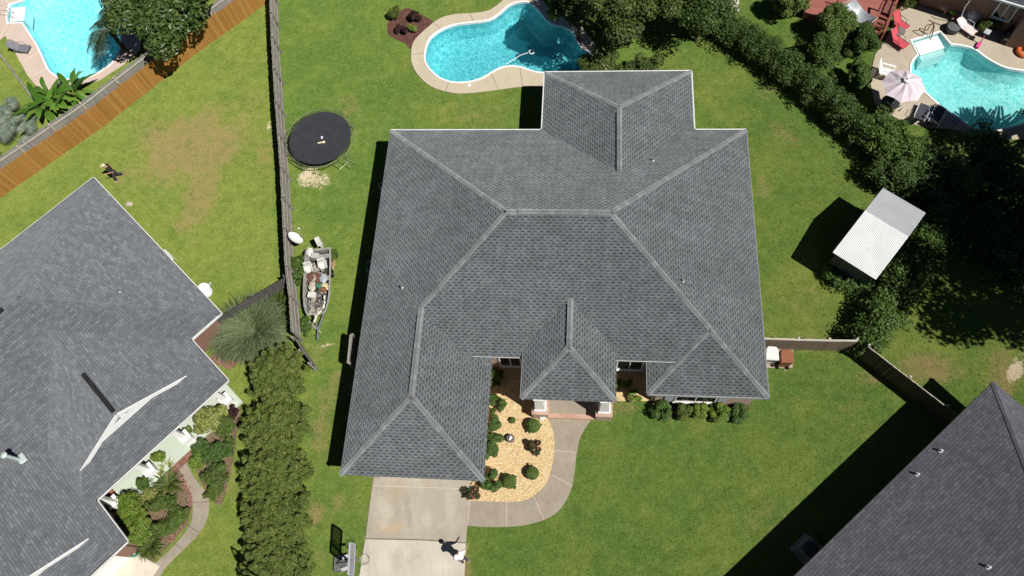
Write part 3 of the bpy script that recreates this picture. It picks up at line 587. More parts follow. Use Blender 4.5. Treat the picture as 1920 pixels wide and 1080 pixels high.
# eaves: white fascia and gutters, soffit, walls
gut = MB(); fas = MB()
def eave(m, a, b, w_, h_, dz=0.0, out=0.0):
    A, B = W[a] if isinstance(a, str) else a, W[b] if isinstance(b, str) else b
    d = nrm(B - A); s = np.array([d[1], -d[0], 0]); c = np.array(W['R1'] * .5 + W['R2'] * .5)
    A = A + s * out + [0, 0, dz]; B = B + s * out + [0, 0, dz]; m.beam(A, B, w_, h_)
for a, b in (('A', 'B'), ('B', 'C'), ('C', 'D'), ('D', 'E'), ('E', 'F')): eave(gut, a, b, .075, .10, -.05, -.03)
gut.build('gutter', TRIM, house)
for a, b in (('A', 'P'), ('P', 'O'), ('O', 'O2'), ('F', 'G'), ('G', 'H'), ('H', 'H2'), ('N1', 'I1'), ('L', 'K'), ('L', 'M2'), ('K', 'J2')): eave(fas, a, b, .03, .16, -.10, -.03)
fas.build('fascia', pm('grey_fascia', (.30, .31, .32), (.22, .23, .24), 3, .6), house)
dr = MB()
for a, b in ((W['N1'] + HX * .45, W['I1'] - HX * .1),): eave(dr, a, b, .025, .012, -.003, 0)
dr.build('drip_edge', TRIM, house)
so = MB(); zs = HE - .17
for x1_, x2_, ya, yb_ in ((hx0 + .03, hx1 - .03, hyf + .45, hyb - .03), (hxc + .03, hxd - .03, hyb - .03, hyc - .03), (hx0 + .03, hxo - .03, hyp + .03, hyf + .44), (hxh + .03, hx1 - .03, hyg + .03, hyf + .44)):
    so.face([hw(x1_, ya, zs), hw(x2_, ya, zs), hw(x2_, yb_, zs), hw(x1_, yb_, zs)])
so.face([hw(hxo, hyf + .02, HE + hzf - .17), hw(hxh, hyf + .02, HE + hzf - .17), hw(hxh, hyf + .5, HE + hzf - .17), hw(hxo, hyf + .5, HE + hzf - .17)])
so.build('soffit', TRIM, house)
def wallseg(m, a, b, z0, z1, th=.12): m.beam(hw(*a, (z0 + z1) / 2), hw(*b, (z0 + z1) / 2), th, z1 - z0)
wl = MB(); i_ = .45; x0i, x1i, xoi, xhi, xci, xdi, ybi, yci, ypi, ygi, yfi = hx0 + i_, hx1 - i_, hxo - i_, hxh + i_, hxc + i_, hxd - i_, hyb - i_, hyc - i_, hyp + .36, hyg + .30, hyf + .5
zt = HE - .16
for a, b in (((x0i, ypi), (x0i, ybi)), ((x0i + .07, ybi), (xci - .07, ybi)), ((xci, ybi + .07), (xci, yci)), ((xci + .07, yci), (xdi - .07, yci)), ((xdi, yci), (xdi, ybi + .07)), ((xdi + .07, ybi), (x1i - .07, ybi)), ((x1i, ybi), (x1i, ygi)), ((x1i - .07, ygi), (xhi + .07, ygi)), ((xhi, ygi), (xhi, yfi - .07)), ((xoi, yfi - .07), (xoi, ypi)), ((xoi - .07, ypi), (xoi - .4, ypi)), ((x0i + .07, ypi), (x0i + .9, ypi))):
    wallseg(wl, a, b, -.05, zt)
wallseg(wl, (xoi - .06, yfi), (xhi + .06, yfi), -.05, HE + hzf - .16)
wall = wl.build('wall', BRICK, house)
gd = MB(); wallseg(gd, (x0i + .92, ypi + .06), (xoi - .42, ypi + .06), 0, zt, .06)
for k in range(1, 4): wallseg(gd, (x0i + .92, ypi + .025), (xoi - .42, ypi + .025), k * .54 - .02, k * .54 + .02, .012)
gd.build('garage_door', TRIM, house)
def window(c, u, n, w_, h_, parent, mull=1, name='window', shut=None):
    c = np.asarray(c, float); u = nrm(u); n = nrm(n); f = MB(); z = np.array([0, 0, 1.0]); fw = .07
    for s_ in (-1, 1):
        f.beam(c + u * s_ * w_ / 2 - z * h_ / 2, c + u * s_ * w_ / 2 + z * h_ / 2, fw, .1, up=n)
        f.beam(c - u * (w_ / 2 - .035) + z * s_ * h_ / 2, c + u * (w_ / 2 - .035) + z * s_ * h_ / 2, .1, fw)
    for k in range(mull): x = (k + 1) / (mull + 1) - .5; f.beam(c + u * x * w_ - z * (h_ / 2 - .04), c + u * x * w_ + z * (h_ / 2 - .04), .05, .08, up=n)
    f.beam(c - u * (w_ / 2 + .08) - z * (h_ / 2 + .07) + n * .06, c + u * (w_ / 2 + .08) - z * (h_ / 2 + .07) + n * .03, .10, .05)
    o = f.build(name, WHITE, parent)
    MB().beam(c - u * (w_ / 2 - .03), c + u * (w_ / 2 - .03), .03, h_ - .06).build('pane', GLASS, o)
    return o
window(hw(5.75, ygi - .06, 1.2), HX, -HY, 2.0, 1.5, house, 1)
for s_ in (-1, 1):
    m = MB(); m.beam(hw(5.75 + s_ * 1.33, ygi - .085, .55), hw(5.75 + s_ * 1.33, ygi - .085, 1.95), .42, .05, up=HY); m.build('shutter', pm('blue_grey_shutter', (.42, .46, .50), (.34, .38, .42), 3, .6), house)
window(hw(2.45, yfi - .07, 1.45), HX, -HY, 1.3, 1.9, house, 1); window(hw(-3.75, yfi - .07, 1.45), HX, -HY, 1.1, 1.9, house, 1)
m = MB(); m.beam(hw(-.75, yfi - .085, .25), hw(-.75, yfi - .085, 2.35), 1.0, .06, up=HY); dd = m.build('front_door', pm('dark_door', (.05, .03, .025), (.03, .02, .016), 3, .5), house)
MB().ball(hw(-.36, yfi - .14, 1.2), .04, 8).build('handle', STEEL, dd)
# porch: slab with a brick edge, two white columns on brick pedestals
pf = MB(); pf.prism([hw(hxl + .45, hyl + .12), hw(hxk - .62, hyl + .12), hw(hxk - .62, yfi - .07), hw(hxl + .45, yfi - .07)], -.05, .20); pf.build('porch_floor', WALKC, house)
pe = MB(); pe.prism([hw(hxl + .42, hyl - .13), hw(hxk - .62, hyl - .13), hw(hxk - .62, hyl + .118), hw(hxl + .42, hyl + .118)], -.05, .205); pe.build('porch_step', brickmat('porch_brick', (.44, .24, .17), (.55, .36, .27), (.55, .48, .40)), house)
for xx in (hxl + .82, hxk - .50):
    pd = MB(); pd.box(hw(xx, hyl + .22, .42), (.80, .72, .94), PS); pd.box(hw(xx, hyl + .22, .92), (.86, .78, .07), PS); po = pd.build('pedestal', BRICK, house)
    c_ = MB(); c_.box(hw(xx, hyl + .26, 1.04), (.62, .56, .16), PS); c_.box(hw(xx, hyl + .26, 1.12 + .86), (.52, .46, 1.72), PS, taper=.72); c_.box(hw(xx, hyl + .26, 2.90), (.5, .46, .14), PS); c_.build('column', WHITE, po)
m = MB()
for a, b in ((('L', 'K')),): m.beam(hw(hxl + .35, hyl + .3, HE + hzp - .28), hw(hxk - .35, hyl + .3, HE + hzp - .28), .3, .22)
m.beam(hw(hxl + .45, hyl + .46, HE + hzp - .28), hw(hxl + .45, yfi, HE + hzp - .28), .24, .22); m.beam(hw(hxk - .45, hyl + .46, HE + hzp - .28), hw(hxk - .45, yfi, HE + hzp - .28), .24, .22); m.build('porch_beam', WHITE, house)
def pipevent(p, r, h, par, mat=STEEL, name='vent_pipe', fl=.11):
    m = MB(); m.tube([np.array(p) - [0, 0, .1], np.array(p) + [0, 0, h]], r, 10); m.lathe(np.array(p) + [0, 0, h - .01], [(r * 1.25, -.04), (r * 1.25, .012), (r * .5, .014)], 10)
    m.lathe(p, [(fl, -.04), (fl * .9, .03), (r * 1.2, .07)], 12); return m.build(name, mat, par)
def onroof(px_, py_, fn):          # walk a sight line down to a roof height function of (x, y)
    z = 9.0
    for _ in range(900):
        q = at(px_, py_, z)
        if fn(q) >= z: break
        z -= .01
    return q
def mainroof(q):
    c, s = math.cos(-PS), math.sin(-PS); x = c * q[0] - s * q[1]; y = s * q[0] + c * q[1]
    return HE + PT * min(x - hx0, hx1 - x, hyb - y, y - y0)
for a, b in ((754, 539), (1224, 301), (1280, 527)): pipevent(onroof(a, b, mainroof), .035, .22, house)

# ------------------------------------------------------------------ the neighbour on the left: hipped main roof, two gabled wings
c1 = at(175, 333, 2.5); E1 = np.array([.582, -.813]); E2 = np.array([-.813, -.582])
def Lw(u, v, z=0.0): q_ = c1[:2] + E1 * u + E2 * v; return np.array([q_[0], q_[1], z])
lh = thing('neighbour_house', 'slate grey roofed house with white gablets at the left edge', 'house', Lw(8, 9)); e = 2.5
def Lf(m, l): return m.face([Lw(*p) for p in l])
m = MB(); ap = e + 3.25; n_a = Lf(m, [(0, 0, e), (13, 0, e), (6.5, 6.5, ap)]); n_b = Lf(m, [(0, 0, e), (6.5, 6.5, ap), (6.5, 27, ap), (0, 27, e)]); n_c = Lf(m, [(13, 0, e), (13, 27, e), (6.5, 27, ap), (6.5, 6.5, ap)])
def wing(v0, v1, ue, ug, us):
    vc = (v0 + v1) / 2; hp = e + .5 * (v1 - v0) / 2; k = ue - ug; zg = e + .5 * k
    n1 = Lf(m, [(us, v0, e), (ue, v0, e), (ug, v0 + k, zg), (ug + .12, v0 + k, zg), (ug + .12, vc, hp), (us, vc, hp)]); n2 = Lf(m, [(us, v1, e), (us, vc, hp), (ug + .12, vc, hp), (ug + .12, v1 - k, zg), (ug, v1 - k, zg), (ue, v1, e)])
    Lf(m, [(ue, v0, e), (ue, v1, e), (ug - .3, v1 - k - .3, zg + .15), (ug - .3, v0 + k + .3, zg + .15)])
    return vc, hp, zg, k, n1, n2
wg1 = wing(2.03, 11.1, 16.32, 14.75, 5.0); wg2 = wing(10.28, 19.6, 19.1, 17.75, 5.5)
lroof = m.build('roof', SH_LEFT, lh)
hc = MB(); caps(hc, Lw(0, 0, e), Lw(6.5, 6.5, ap), n_a, n_b, .16, .02); hc.build('hip_cap', SH_LEFT, lroof); hc = MB(); caps(hc, Lw(13, 0, e), Lw(6.5, 6.5, ap), n_a, n_c, .16, .02); hc.build('hip_cap', SH_LEFT, lroof)
for (vc, hp, zg, k, n1, n2), v0, v1, ug in ((wg1, 2.03, 11.1, 14.75), (wg2, 10.28, 19.6, 17.75)):
    g_ = MB(); hw_ = (v1 - v0) / 2 - k
    g_.add([Lw(ug - .12, vc - hw_ + .2, zg + .05), Lw(ug - .12, vc + hw_ - .2, zg + .05), Lw(ug - .12, vc, hp - .06)], [(0, 1, 2)]); gw = g_.build('gablet_wall', WHITE, lh)
    for s_ in (-1, 1):
        f = MB(); f.beam(Lw(ug + .14, vc, hp - .09), Lw(ug + .14, vc + s_ * (hw_ + .25), hp - .09 - .5 * (hw_ + .25)), .05, .24); f.build('rake_board', WHITE, lh)
        f = MB(); f.beam(Lw(ug + .06, vc, hp - .2), Lw(ug + .06, vc + s_ * (hw_ - .3), hp - .2 - .5 * (hw_ - .3)), .16, .05); f.build('rake_soffit', WHITE, lh)
        f = MB(); b_ = hp - .42; f.add([Lw(ug - .10, vc + s_ * .14, b_ - .02), Lw(ug - .10, vc + s_ * 1.0, b_ - .46), Lw(ug - .10, vc + s_ * .14, b_ - .46)], [(0, 1, 2)]); f.build('louvre', pm('grey_louvre', (.30, .31, .32), (.22, .23, .24), 6, .6), lh)
    f = MB(); caps(f, Lw(5.5 + 2.6, vc, hp), Lw(ug + .1, vc, hp), n1, n2, .14, .02); f.build('ridge_cap', SH_LEFT, lroof)
def blackvent(a, b, par): f = MB(); f.beam(a, b, .22, .07); f.beam(a + [0, 0, .045], b + [0, 0, .045], .14, .04); return f.build('ridge_vent', DARKV, par)
vc, hp = wg1[0], wg1[1]; blackvent(Lw(11.9, vc, hp + .04), Lw(14.7, vc, hp + .04), lh); blackvent(Lw(6.5, 7.3, ap + .04), Lw(6.5, 11, ap + .04), lh)
g_ = MB()
for a, b in (((0, 0), (0, 27)), ((0, 0), (13, 0)), ((13, 0), (13, 2.03)), ((13, 2.03), (16.32, 2.03)), ((16.32, 2.03), (16.32, 10.28)), ((16.32, 10.28), (19.1, 10.28)), ((19.1, 10.28), (19.1, 19.6))):
    g_.beam(Lw(*a, e - .05), Lw(*b, e - .05), .13, .12)
g_.build('gutter', TRIM, lh)
g_ = MB()
for a, b in (((0, 0), (13, 0)), ((16.32, 2.03), (16.32, 10.28)), ((13, 2.03), (16.32, 2.03)), ((16.32, 10.28), (19.1, 10.28)), ((19.1, 10.28), (19.1, 19.6)), ((0, 0), (0, 27))):
    A, B = Lw(*a, e), Lw(*b, e); g_.beam(A + [0, 0, .012], B + [0, 0, .012], .035, .01)
g_.build('gutter_lining', DARKV, lh)
wl = MB()
for a, b in (((.5, .5), (.5, 27)), ((.57, .5), (12.4, .5)), ((12.5, .5), (12.5, 2.5)), ((14.2, 2.5), (14.2, 10.8)), ((12.56, 2.5), (14.13, 2.5)), ((14.27, 10.8), (18.55, 10.8)), ((18.6, 10.87), (18.6, 11.5))):
    wl.beam(Lw(*a, 1.15), Lw(*b, 1.15), .12, 2.36)
wl.build('wall', BRICKR, lh)
f = MB(); f.beam(Lw(18.6, 11.52, 1.1), Lw(18.6, 17, 1.1), .08, 2.2); f.build('garage_door', WHITE, lh)
f = MB(); f.prism([Lw(14.3, 2.5), Lw(16.55, 2.5), Lw(16.55, 10.7), Lw(14.3, 10.7)], -.05, .16); f.build('porch_floor', pm('pale_green_paint', (.50, .56, .47), (.44, .50, .42), 1.2, .7), lh)
f = MB()
for v in (3.0, 5.75, 8.1, 10.35):
    c_ = MB(); c_.box(Lw(16.05, v, .45), (.5, .5, .62), math.atan2(E1[1], E1[0])); c_.box(Lw(16.05, v, .79), (.58, .58, .06), math.atan2(E1[1], E1[0])); c_.box(Lw(16.05, v, 1.56), (.26, .26, 1.5), math.atan2(E1[1], E1[0])); c_.build('column', WHITE, lh)
f = MB(); f.beam(Lw(16.05, 2.6, 2.33), Lw(16.05, 10.7, 2.33), .2, .2); f.build('porch_beam', WHITE, lh)
f = MB(); f.prism([Lw(16.55, 5.95), Lw(16.9, 5.95), Lw(16.9, 7.9), Lw(16.55, 7.9)], -.05, .14); f.build('porch_step', BRICKR, lh)
f = MB(); f.prism([Lw(13.05, -.1), Lw(14.5, -.1), Lw(14.5, 1.9), Lw(13.05, 2.4)], -.05, .04); f.build('patio_paving', BRICKR, lh)
def leftroof(q_):
    d = q_[:2] - c1[:2]; u, v = d @ E1, d @ E2
    z = e + .5 * min(u, 13 - u, v)
    for v0, v1, ue in ((2.03, 11.1, 16.32), (10.28, 19.6, 19.1)):
        if u > 5.5: z = max(z, e + .5 * min(v - v0, v1 - v, 9))
    return z
pipevent(onroof(224, 547, leftroof), .05, .3, lh)
b_ = onroof(38, 862, leftroof)
t_ = MB(); t_.tube([b_ - [0, 0, .1], b_ + [0, 0, 1.15]], .085, 12); t_.lathe(b_ + [0, 0, 1.12], [(.16, 0), (.16, .05), (.03, .12)], 12); t_.box(b_ + [0, 0, .03], (.55, .55, .05), math.atan2(E1[1], E1[0]), taper=.8); t_.build('flue_pipe', pm('pale_green_metal', (.50, .58, .56), (.38, .46, .44), 3, .45, .5, .05), lh)
f = MB(); A = Lw(-.12, 0, 2.3); A = at(323, 486, 2.35); B = at(336, 492, .3); f.tube([A, A + (B - A) * .1 + [0, 0, 0], [B[0], B[1], 2.0], B], .04, 8); f.build('downspout', WHITE, lh)

# ------------------------------------------------------------------ the neighbour on the lower right
a_ = at(1863, 716, 2.5); d1 = nrm((at(1490, 1080, 2.5) - a_)[:2]); d2 = np.array([-d1[1], d1[0]])
if d2[1] > 0: d2 = -d2
def Rw(u, v, z=0.0): q_ = a_[:2] + d1 * u + d2 * v; return np.array([q_[0], q_[1], z])
rh = thing('neighbour_house', 'house with dark brown grey roof in the lower right corner', 'house', Rw(8, 6))
m = MB(); hh = 6.5 * .5; n1 = m.face([Rw(0, 0, e), Rw(26, 0, e), Rw(26, 6.5, e + hh), Rw(6.5, 6.5, e + hh)]); n2 = m.face([Rw(0, 0, e), Rw(6.5, 6.5, e + hh), Rw(0, 13, e)]); m.face([Rw(0, 13, e), Rw(6.5, 6.5, e + hh), Rw(26, 6.5, e + hh), Rw(26, 13, e)])
rr = m.build('roof', SH_RIGHT, rh); hc = MB(); caps(hc, Rw(0, 0, e), Rw(6.5, 6.5, e + hh), n1, n2, .15, .025); hc.build('hip_cap', SH_RIGHT, rr)
f = MB(); f.beam(Rw(0, 0, e - .09), Rw(26, 0, e - .09), .03, .16); f.beam(Rw(0, 0, e - .09), Rw(0, 13, e - .09), .03, .16); f.build('fascia', pm('brown_fascia', (.12, .10, .09), (.08, .07, .06), 3, .7), rh)
f = MB(); f.beam(Rw(.5, .5, 1.15), Rw(26, .5, 1.15), .12, 2.4); f.beam(Rw(.5, .57, 1.15), Rw(.5, 12.5, 1.15), .12, 2.4); f.beam(Rw(.57, 12.44, 1.15), Rw(26, 12.44, 1.15), .12, 2.4); f.beam(Rw(25.9, .57, 1.15), Rw(25.9, 12.37, 1.15), .12, 2.4); f.build('wall', BRICKR, rh)
f = MB(); f.face([Rw(.02, .02, 2.33), Rw(25, .02, 2.33), Rw(25, .5, 2.33), Rw(.02, .5, 2.33)]); f.build('soffit', TRIM, rh)
def rightroof(q_): d = q_[:2] - a_[:2]; u, v = d @ d1, d @ d2; return e + .5 * min(u, v)
for a, b in ((1763, 846), (1719, 890), (1852, 1064)): pipevent(onroof(a, b, rightroof), .04, .22, rh, pm('pale_pipe', (.50, .51, .54), (.4, .41, .44), 3, .4))

# ------------------------------------------------------------------ the brick house at the upper right corner
A = at(1690, 0); B = at(1885, 61); d_ = nrm(B - A); n_ = np.array([d_[1], -d_[0], 0]); n_ = n_ if n_[1] < 0 else -n_
uh = thing('brick_house', 'dark brick house wall with a window in the upper right corner', 'house', (A + B) / 2)
UL = lambda u, v, z=0.0: A + d_ * u - n_ * v + [0, 0, z]
f = MB(); L_ = np.linalg.norm(B - A); f.beam(UL(-2, .1, 1.25), UL(L_ + 6, .1, 1.25), .2, 2.6); f.beam(UL(L_ + .2, -.55, 1.2), UL(L_ + 6, -.55, 1.2), 1.1, 2.5); uw = f.build('wall', BRICKR, uh)
f = MB(); nn = f.face([UL(-3, -.45, 2.55), UL(L_ + 8, -.45, 2.55), UL(L_ + 8, 6, 5.6), UL(-3, 6, 5.6)]); f.build('roof', SH_RIGHT, uh)
f = MB(); f.beam(UL(-3, -.5, 2.5), UL(L_ + 8, -.5, 2.5), .1, .12); f.build('gutter', TRIM, uh)
q_ = at(1888, 15, 1.6); uu = (q_ - A) @ d_
window(UL(uu, -.02, 1.55), d_, n_, 1.0, 1.3, uh, 1)
# ------------------------------------------------------------------ fences
def fence(name, label, P, h, bm, rm, side, post=2.44, rails=(.35, 1.3), pw=.14, jit=.02, group=None, cap=False, seed=1, gap=.004):
    P = [np.asarray(p, float) for p in P]; t = thing(name, label, 'fence', (*P[len(P) // 2][:2], 0), group); r = random.Random(seed)
    pan = MB(); ra = [MB() for _ in range(len(rails) + cap)]; posts = []
    for A, B in zip(P[:-1], P[1:]):
        d = B - A; L = np.linalg.norm(d); d = d / L; s = np.array([-d[1], d[0], 0]) * side; n = max(1, int(L / pw))
        for k in range(n):
            c = A + d * (k + .5) * L / n; hh = h + r.uniform(-jit, jit); off = r.uniform(-.008, .008)
            pan.box([c[0] + s[0] * off, c[1] + s[1] * off, hh / 2], (L / n - gap, .022, hh), math.atan2(d[1], d[0]))
        for i, z in enumerate(rails): ra[i].beam(A + s * .045 + [0, 0, z], B + s * .045 + [0, 0, z], .045, .09)
        if cap: ra[-1].beam(A + s * .03 + [0, 0, h + .02], B + s * .03 + [0, 0, h + .02], .10, .03)
        k = max(1, round(L / post)); posts += [A + d * i * L / k + s * .12 for i in range(k + (B is P[-1]))]
    pan.build('board_panel', bm, t); [x.build('rail', rm, t) for x in ra]
    for q in posts:
        m = MB(); m.box([q[0], q[1], (h + .06) / 2], (.1, .1, h + .06), math.atan2(d[1], d[0])); m.build('post', rm, t)
    return t
def fdir(a, b): A, B = at(*a), at(*b); return nrm(B - A)[:2]
GREYW = [(.25, .235, .21), (.35, .33, .295), (.43, .405, .36), (.30, .28, .245)]
greyf = pm('weathered_grey_wood', (.33, .31, .275), (.18, .165, .145), 5, .9, .1, .4)
dkf = pm('dark_weathered_wood', (.115, .105, .095), (.055, .05, .045), 4, .9, .1, .4)
palef = pm('pale_weathered_wood', (.50, .46, .40), (.36, .33, .28), 4, .85, .1, .3)
d_ = fdir((20, 358), (477, 23))
brownm = plankmat('cedar_boards', [(.31, .145, .030), (.42, .215, .052), (.37, .18, .042), (.50, .27, .08)], .15, d_, .8, .7)
fence('wooden_fence', 'tall orange brown board fence crossing the upper left lawn diagonally', ats([(-60, 416), (20, 357), (193, 238), (367, 101), (477, 23), (540, -28)]), 1.72, brownm, pm('cedar_rail', (.42, .21, .07), (.30, .13, .04), 4, .8), 1, rails=(.3, 1.4), jit=.03, seed=2)
gp = plankmat('silver_grey_boards', [(.20, .195, .19), (.33, .32, .31), (.26, .25, .245), (.42, .41, .39)], .10, d_, .9, .8)
off = np.array([*(-np.array([-d_[1], d_[0]])), 0]) * -.92
fence('wooden_fence', 'weathered silver grey picket fence close behind the orange brown fence', [p + off for p in ats([(-60, 416), (20, 357), (193, 238), (367, 101), (477, 23)])], 1.74, gp, palef, -1, rails=(.4, 1.5), pw=.10, jit=.05, seed=3, gap=.012)
gd_ = fdir((525, 100), (553, 520)); gl = plankmat('old_grey_boards', GREYW, .13, gd_, .95, 1.0)
fence('wooden_fence', 'long weathered grey board fence between the trampoline lawn and the left lawn', ats([(519, -30), (525, 100), (533, 220), (543, 340), (549, 450), (553, 520), (560, 575), (565, 640)]), 1.62, gl, greyf, 1, rails=(.25, .85, 1.4), pw=.13, jit=.05, seed=4)
g2 = plankmat('gate_boards', GREYW, .13, fdir((566, 645), (596, 692)), .95, 1.0)
fence('fence_gate', 'weathered grey gate panel standing open at the end of the long fence', ats([(566, 645), (580, 668), (597, 692)]), 1.3, g2, greyf, -1, post=9, rails=(.3, 1.0), seed=5)
g3 = plankmat('dark_grey_boards', [(.085, .08, .075), (.13, .122, .115), (.10, .095, .09)], .14, fdir((433, 612), (553, 540)), .95, .8)
fence('wooden_fence', 'dark grey board fence behind the pampas grass', ats([(424, 618), (490, 578), (552, 541)]), 1.55, g3, dkf, 1, rails=(.3, 1.3), seed=6)
g4 = plankmat('brown_grey_boards', [(.17, .135, .095), (.26, .21, .15), (.21, .17, .12)], .14, fdir((1417, 656), (1570, 656)), .9, 1.0)
fence('wooden_fence', 'short brown grey board fence with pale top rail beside the bins', ats([(1412, 653), (1484, 655.5), (1540, 657), (1590, 657.5)]), 1.45, g4, palef, 1, rails=(.35, 1.36), cap=True, seed=7)
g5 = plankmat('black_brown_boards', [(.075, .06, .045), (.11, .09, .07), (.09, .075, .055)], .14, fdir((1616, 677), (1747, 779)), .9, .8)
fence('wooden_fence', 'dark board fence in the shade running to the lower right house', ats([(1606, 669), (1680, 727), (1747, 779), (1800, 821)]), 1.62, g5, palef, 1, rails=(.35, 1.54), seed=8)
g6 = plankmat('side_boards', GREYW, .13, (1, 0), .9, .9)
A, B = at(672, 646), at(667, 698)
fence('wooden_fence', 'short grey fence panel in the shade beside the left wall of the central house', [A, B], 1.62, pm('panel_boards', (.40, .37, .33), (.26, .24, .21), 5, .9), greyf, 1, post=9, rails=(.3, 1.5), cap=True, seed=9)
m = MB(); A, B = at(-6, 92), at(88, 216); m.beam(A + [0, 0, .28], B + [0, 0, .28], .12, .14); t = thing('timber_rail', 'long low weathered timber rail across the lawn left of the bright blue pool', 'rail', (A + B) / 2); m.build('rail', greyf, t)
for k in range(4): q = A + (B - A) * (k + .5) / 4; MB().box([q[0], q[1], .1], (.1, .1, .3)).build('post', greyf, t)

# ------------------------------------------------------------------ vegetation
LF = {}
LF['oak'] = leafmat('oak_leaves', (.034, .062, .012), (.078, .126, .025), (.175, .23, .06))
LF['magnolia'] = leafmat('glossy_leaves', (.032, .068, .013), (.078, .132, .030), (.19, .245, .085), .35)
LF['myrtle'] = leafmat('myrtle_leaves', (.072, .118, .020), (.165, .218, .046), (.33, .38, .11))
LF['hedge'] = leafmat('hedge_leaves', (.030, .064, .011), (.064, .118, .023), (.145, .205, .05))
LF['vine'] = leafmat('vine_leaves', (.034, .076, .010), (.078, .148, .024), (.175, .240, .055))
LF['box'] = leafmat('box_leaves', (.058, .110, .018), (.120, .185, .036), (.21, .28, .07))
LF['lime'] = leafmat('lime_leaves', (.085, .155, .018), (.17, .26, .034), (.29, .37, .07))
LF['gold'] = leafmat('variegated_leaves', (.140, .170, .030), (.30, .33, .085), (.46, .47, .18))
LF['deep'] = leafmat('deep_green_leaves', (.042, .095, .017), (.088, .165, .035), (.165, .25, .065))
LF['red'] = leafmat('rose_leaves', (.030, .050, .014), (.055, .070, .020), (.120, .060, .035))
LF['burg'] = leafmat('burgundy_leaves', (.022, .010, .010), (.048, .018, .018), (.085, .035, .030))
LF['silver'] = leafmat('silver_fronds', (.15, .20, .15), (.27, .33, .255), (.42, .47, .38))
LF['pampas'] = leafmat('pampas_blades', (.15, .205, .10), (.20, .26, .125), (.29, .335, .18))
LF['palm'] = leafmat('palm_fronds', (.020, .042, .015), (.045, .075, .028), (.085, .115, .045))
LF['banana'] = leafmat('banana_leaves', (.060, .150, .016), (.125, .270, .035), (.22, .38, .07), .4)
LF['grassy'] = leafmat('grassy_blades', (.060, .100, .016), (.110, .160, .028), (.190, .230, .055))
PINK = leafmat('pink_petals', (.42, .10, .10), (.62, .20, .18), (.75, .36, .33))
CREAM = pm('cream_petals', (.75, .70, .50), (.60, .52, .34), 6, .7)
def plant(name, label, cat, c, R, n, size, leaf, cl=14, rs=.4, seed=0, group=None, shell=.55, trunk=.05, core=True, zc=None, part='foliage', asp=.55, down=-.6):
    c = np.asarray(c, float); t = thing(name, label, cat, (c[0], c[1], 0), group)
    rm = min(R); bl = clumps(c, R, cl, rs * rm, seed)
    if core: bl.append((c[0], c[1], c[2], R[0] * .78, R[1] * .78, R[2] * .78))
    MB().leaves(n, bl, size, seed, shell, asp=asp, down=down).build(part, LF[leaf] if isinstance(leaf, str) else leaf, t)
    tr = MB(); r = random.Random(seed + 5); tr.tube([[c[0], c[1], -.05], [c[0] + .02, c[1], c[2] * .6], [c[0], c[1] + .03, c[2]]], [trunk * 1.4, trunk, trunk * .6], 7)
    for k in range(6 if max(R) > 1 else 3):
        b = bl[r.randrange(len(bl))]; tr.tube([[c[0], c[1], c[2] * .35], [(c[0] + b[0]) / 2, (c[1] + b[1]) / 2, c[2] * .75], b[:3]], [trunk * .7, trunk * .45, trunk * .15], 5)
    tr.build('trunk' if cat == 'tree' else 'stem', BARK, t); return t
# clipped hedge and overgrown belts: one continuous plant each, along a line
def belt(name, label, path, z, hw_, zr, n, size, leaf, seed, step=.7, rs=.55, cat='hedge', shell=.5):
    P = ats(path, 0); c = P[len(P) // 2]; t = thing(name, label, cat, c); r = random.Random(seed); bl = []; tr = MB()
    for A, B, W0 in zip(P[:-1], P[1:], (hw_ if hasattr(hw_, '__len__') else [hw_] * (len(P) - 1))):
        d = B - A; L = np.linalg.norm(d); d /= L; s = np.array([-d[1], d[0], 0])
        for k in range(int(L / step) + 1):
            q = A + d * k * step
            for j in range(9):
                o = r.uniform(-1, 1) * W0; f = rs * r.uniform(.55, 1.2); bl.append((q[0] + s[0] * o + r.uniform(-.3, .3), q[1] + s[1] * o + r.uniform(-.3, .3), max(.3, z * (1 - .45 * abs(o / W0) ** 2) * r.uniform(.75, 1.05)), f, f, f * zr))
            bl.append((q[0] + d[0] * step * .5, q[1] + d[1] * step * .5, z * .5, W0 * .95, W0 * .95, z * .5))
            bl.append((q[0], q[1], z * .5, W0 * .85, W0 * .85, z * .45))
            if k % 2 == 0: tr.tube([[q[0], q[1], -.05], [q[0] + .1, q[1], z * .4], [q[0] + r.uniform(-.3, .3), q[1] + r.uniform(-.3, .3), z * .85]], [.06, .04, .02], 5)
    MB().leaves(n, bl, size, seed, shell).build('foliage', LF[leaf], t); tr.build('stem', BARK, t); return t
belt('hedge', 'tall clipped dark hedge running diagonally from the top centre towards the parasol yard', [(1302, 0), (1345, 62), (1402, 102), (1462, 142), (1522, 190), (1570, 232), (1612, 270)], 1.8, .85, .85, 30000, .065, 'hedge', 1, rs=.42)
belt('thicket', 'mid green vine covered thicket below the parasol patio', [(1625, 262), (1655, 286), (1700, 318), (1745, 338), (1790, 362)], 1.9, 1.15, .8, 24000, .075, 'vine', 2, rs=.45)
belt('thicket', 'dark leafy thicket beyond the corrugated shed roof', [(1640, 330), (1670, 350), (1710, 370), (1742, 400), (1765, 440)], 1.7, .8, .8, 14000, .075, 'hedge', 3, rs=.45)
belt('thicket', 'overgrown green bushes along the lower right side of the corrugated shed', [(1745, 440), (1720, 480), (1690, 515), (1660, 560), (1640, 610), (1615, 655), (1600, 668)], 1.5, [.9, .95, .8, .7, .6, .5], .8, 17000, .08, 'vine', 4)
belt('thicket', 'shaded dark undergrowth at the right edge below the turquoise pool', [(1800, 290), (1850, 330), (1890, 380), (1930, 430), (1960, 480)], 1.7, 1.7, .8, 14000, .09, 'hedge', 5)
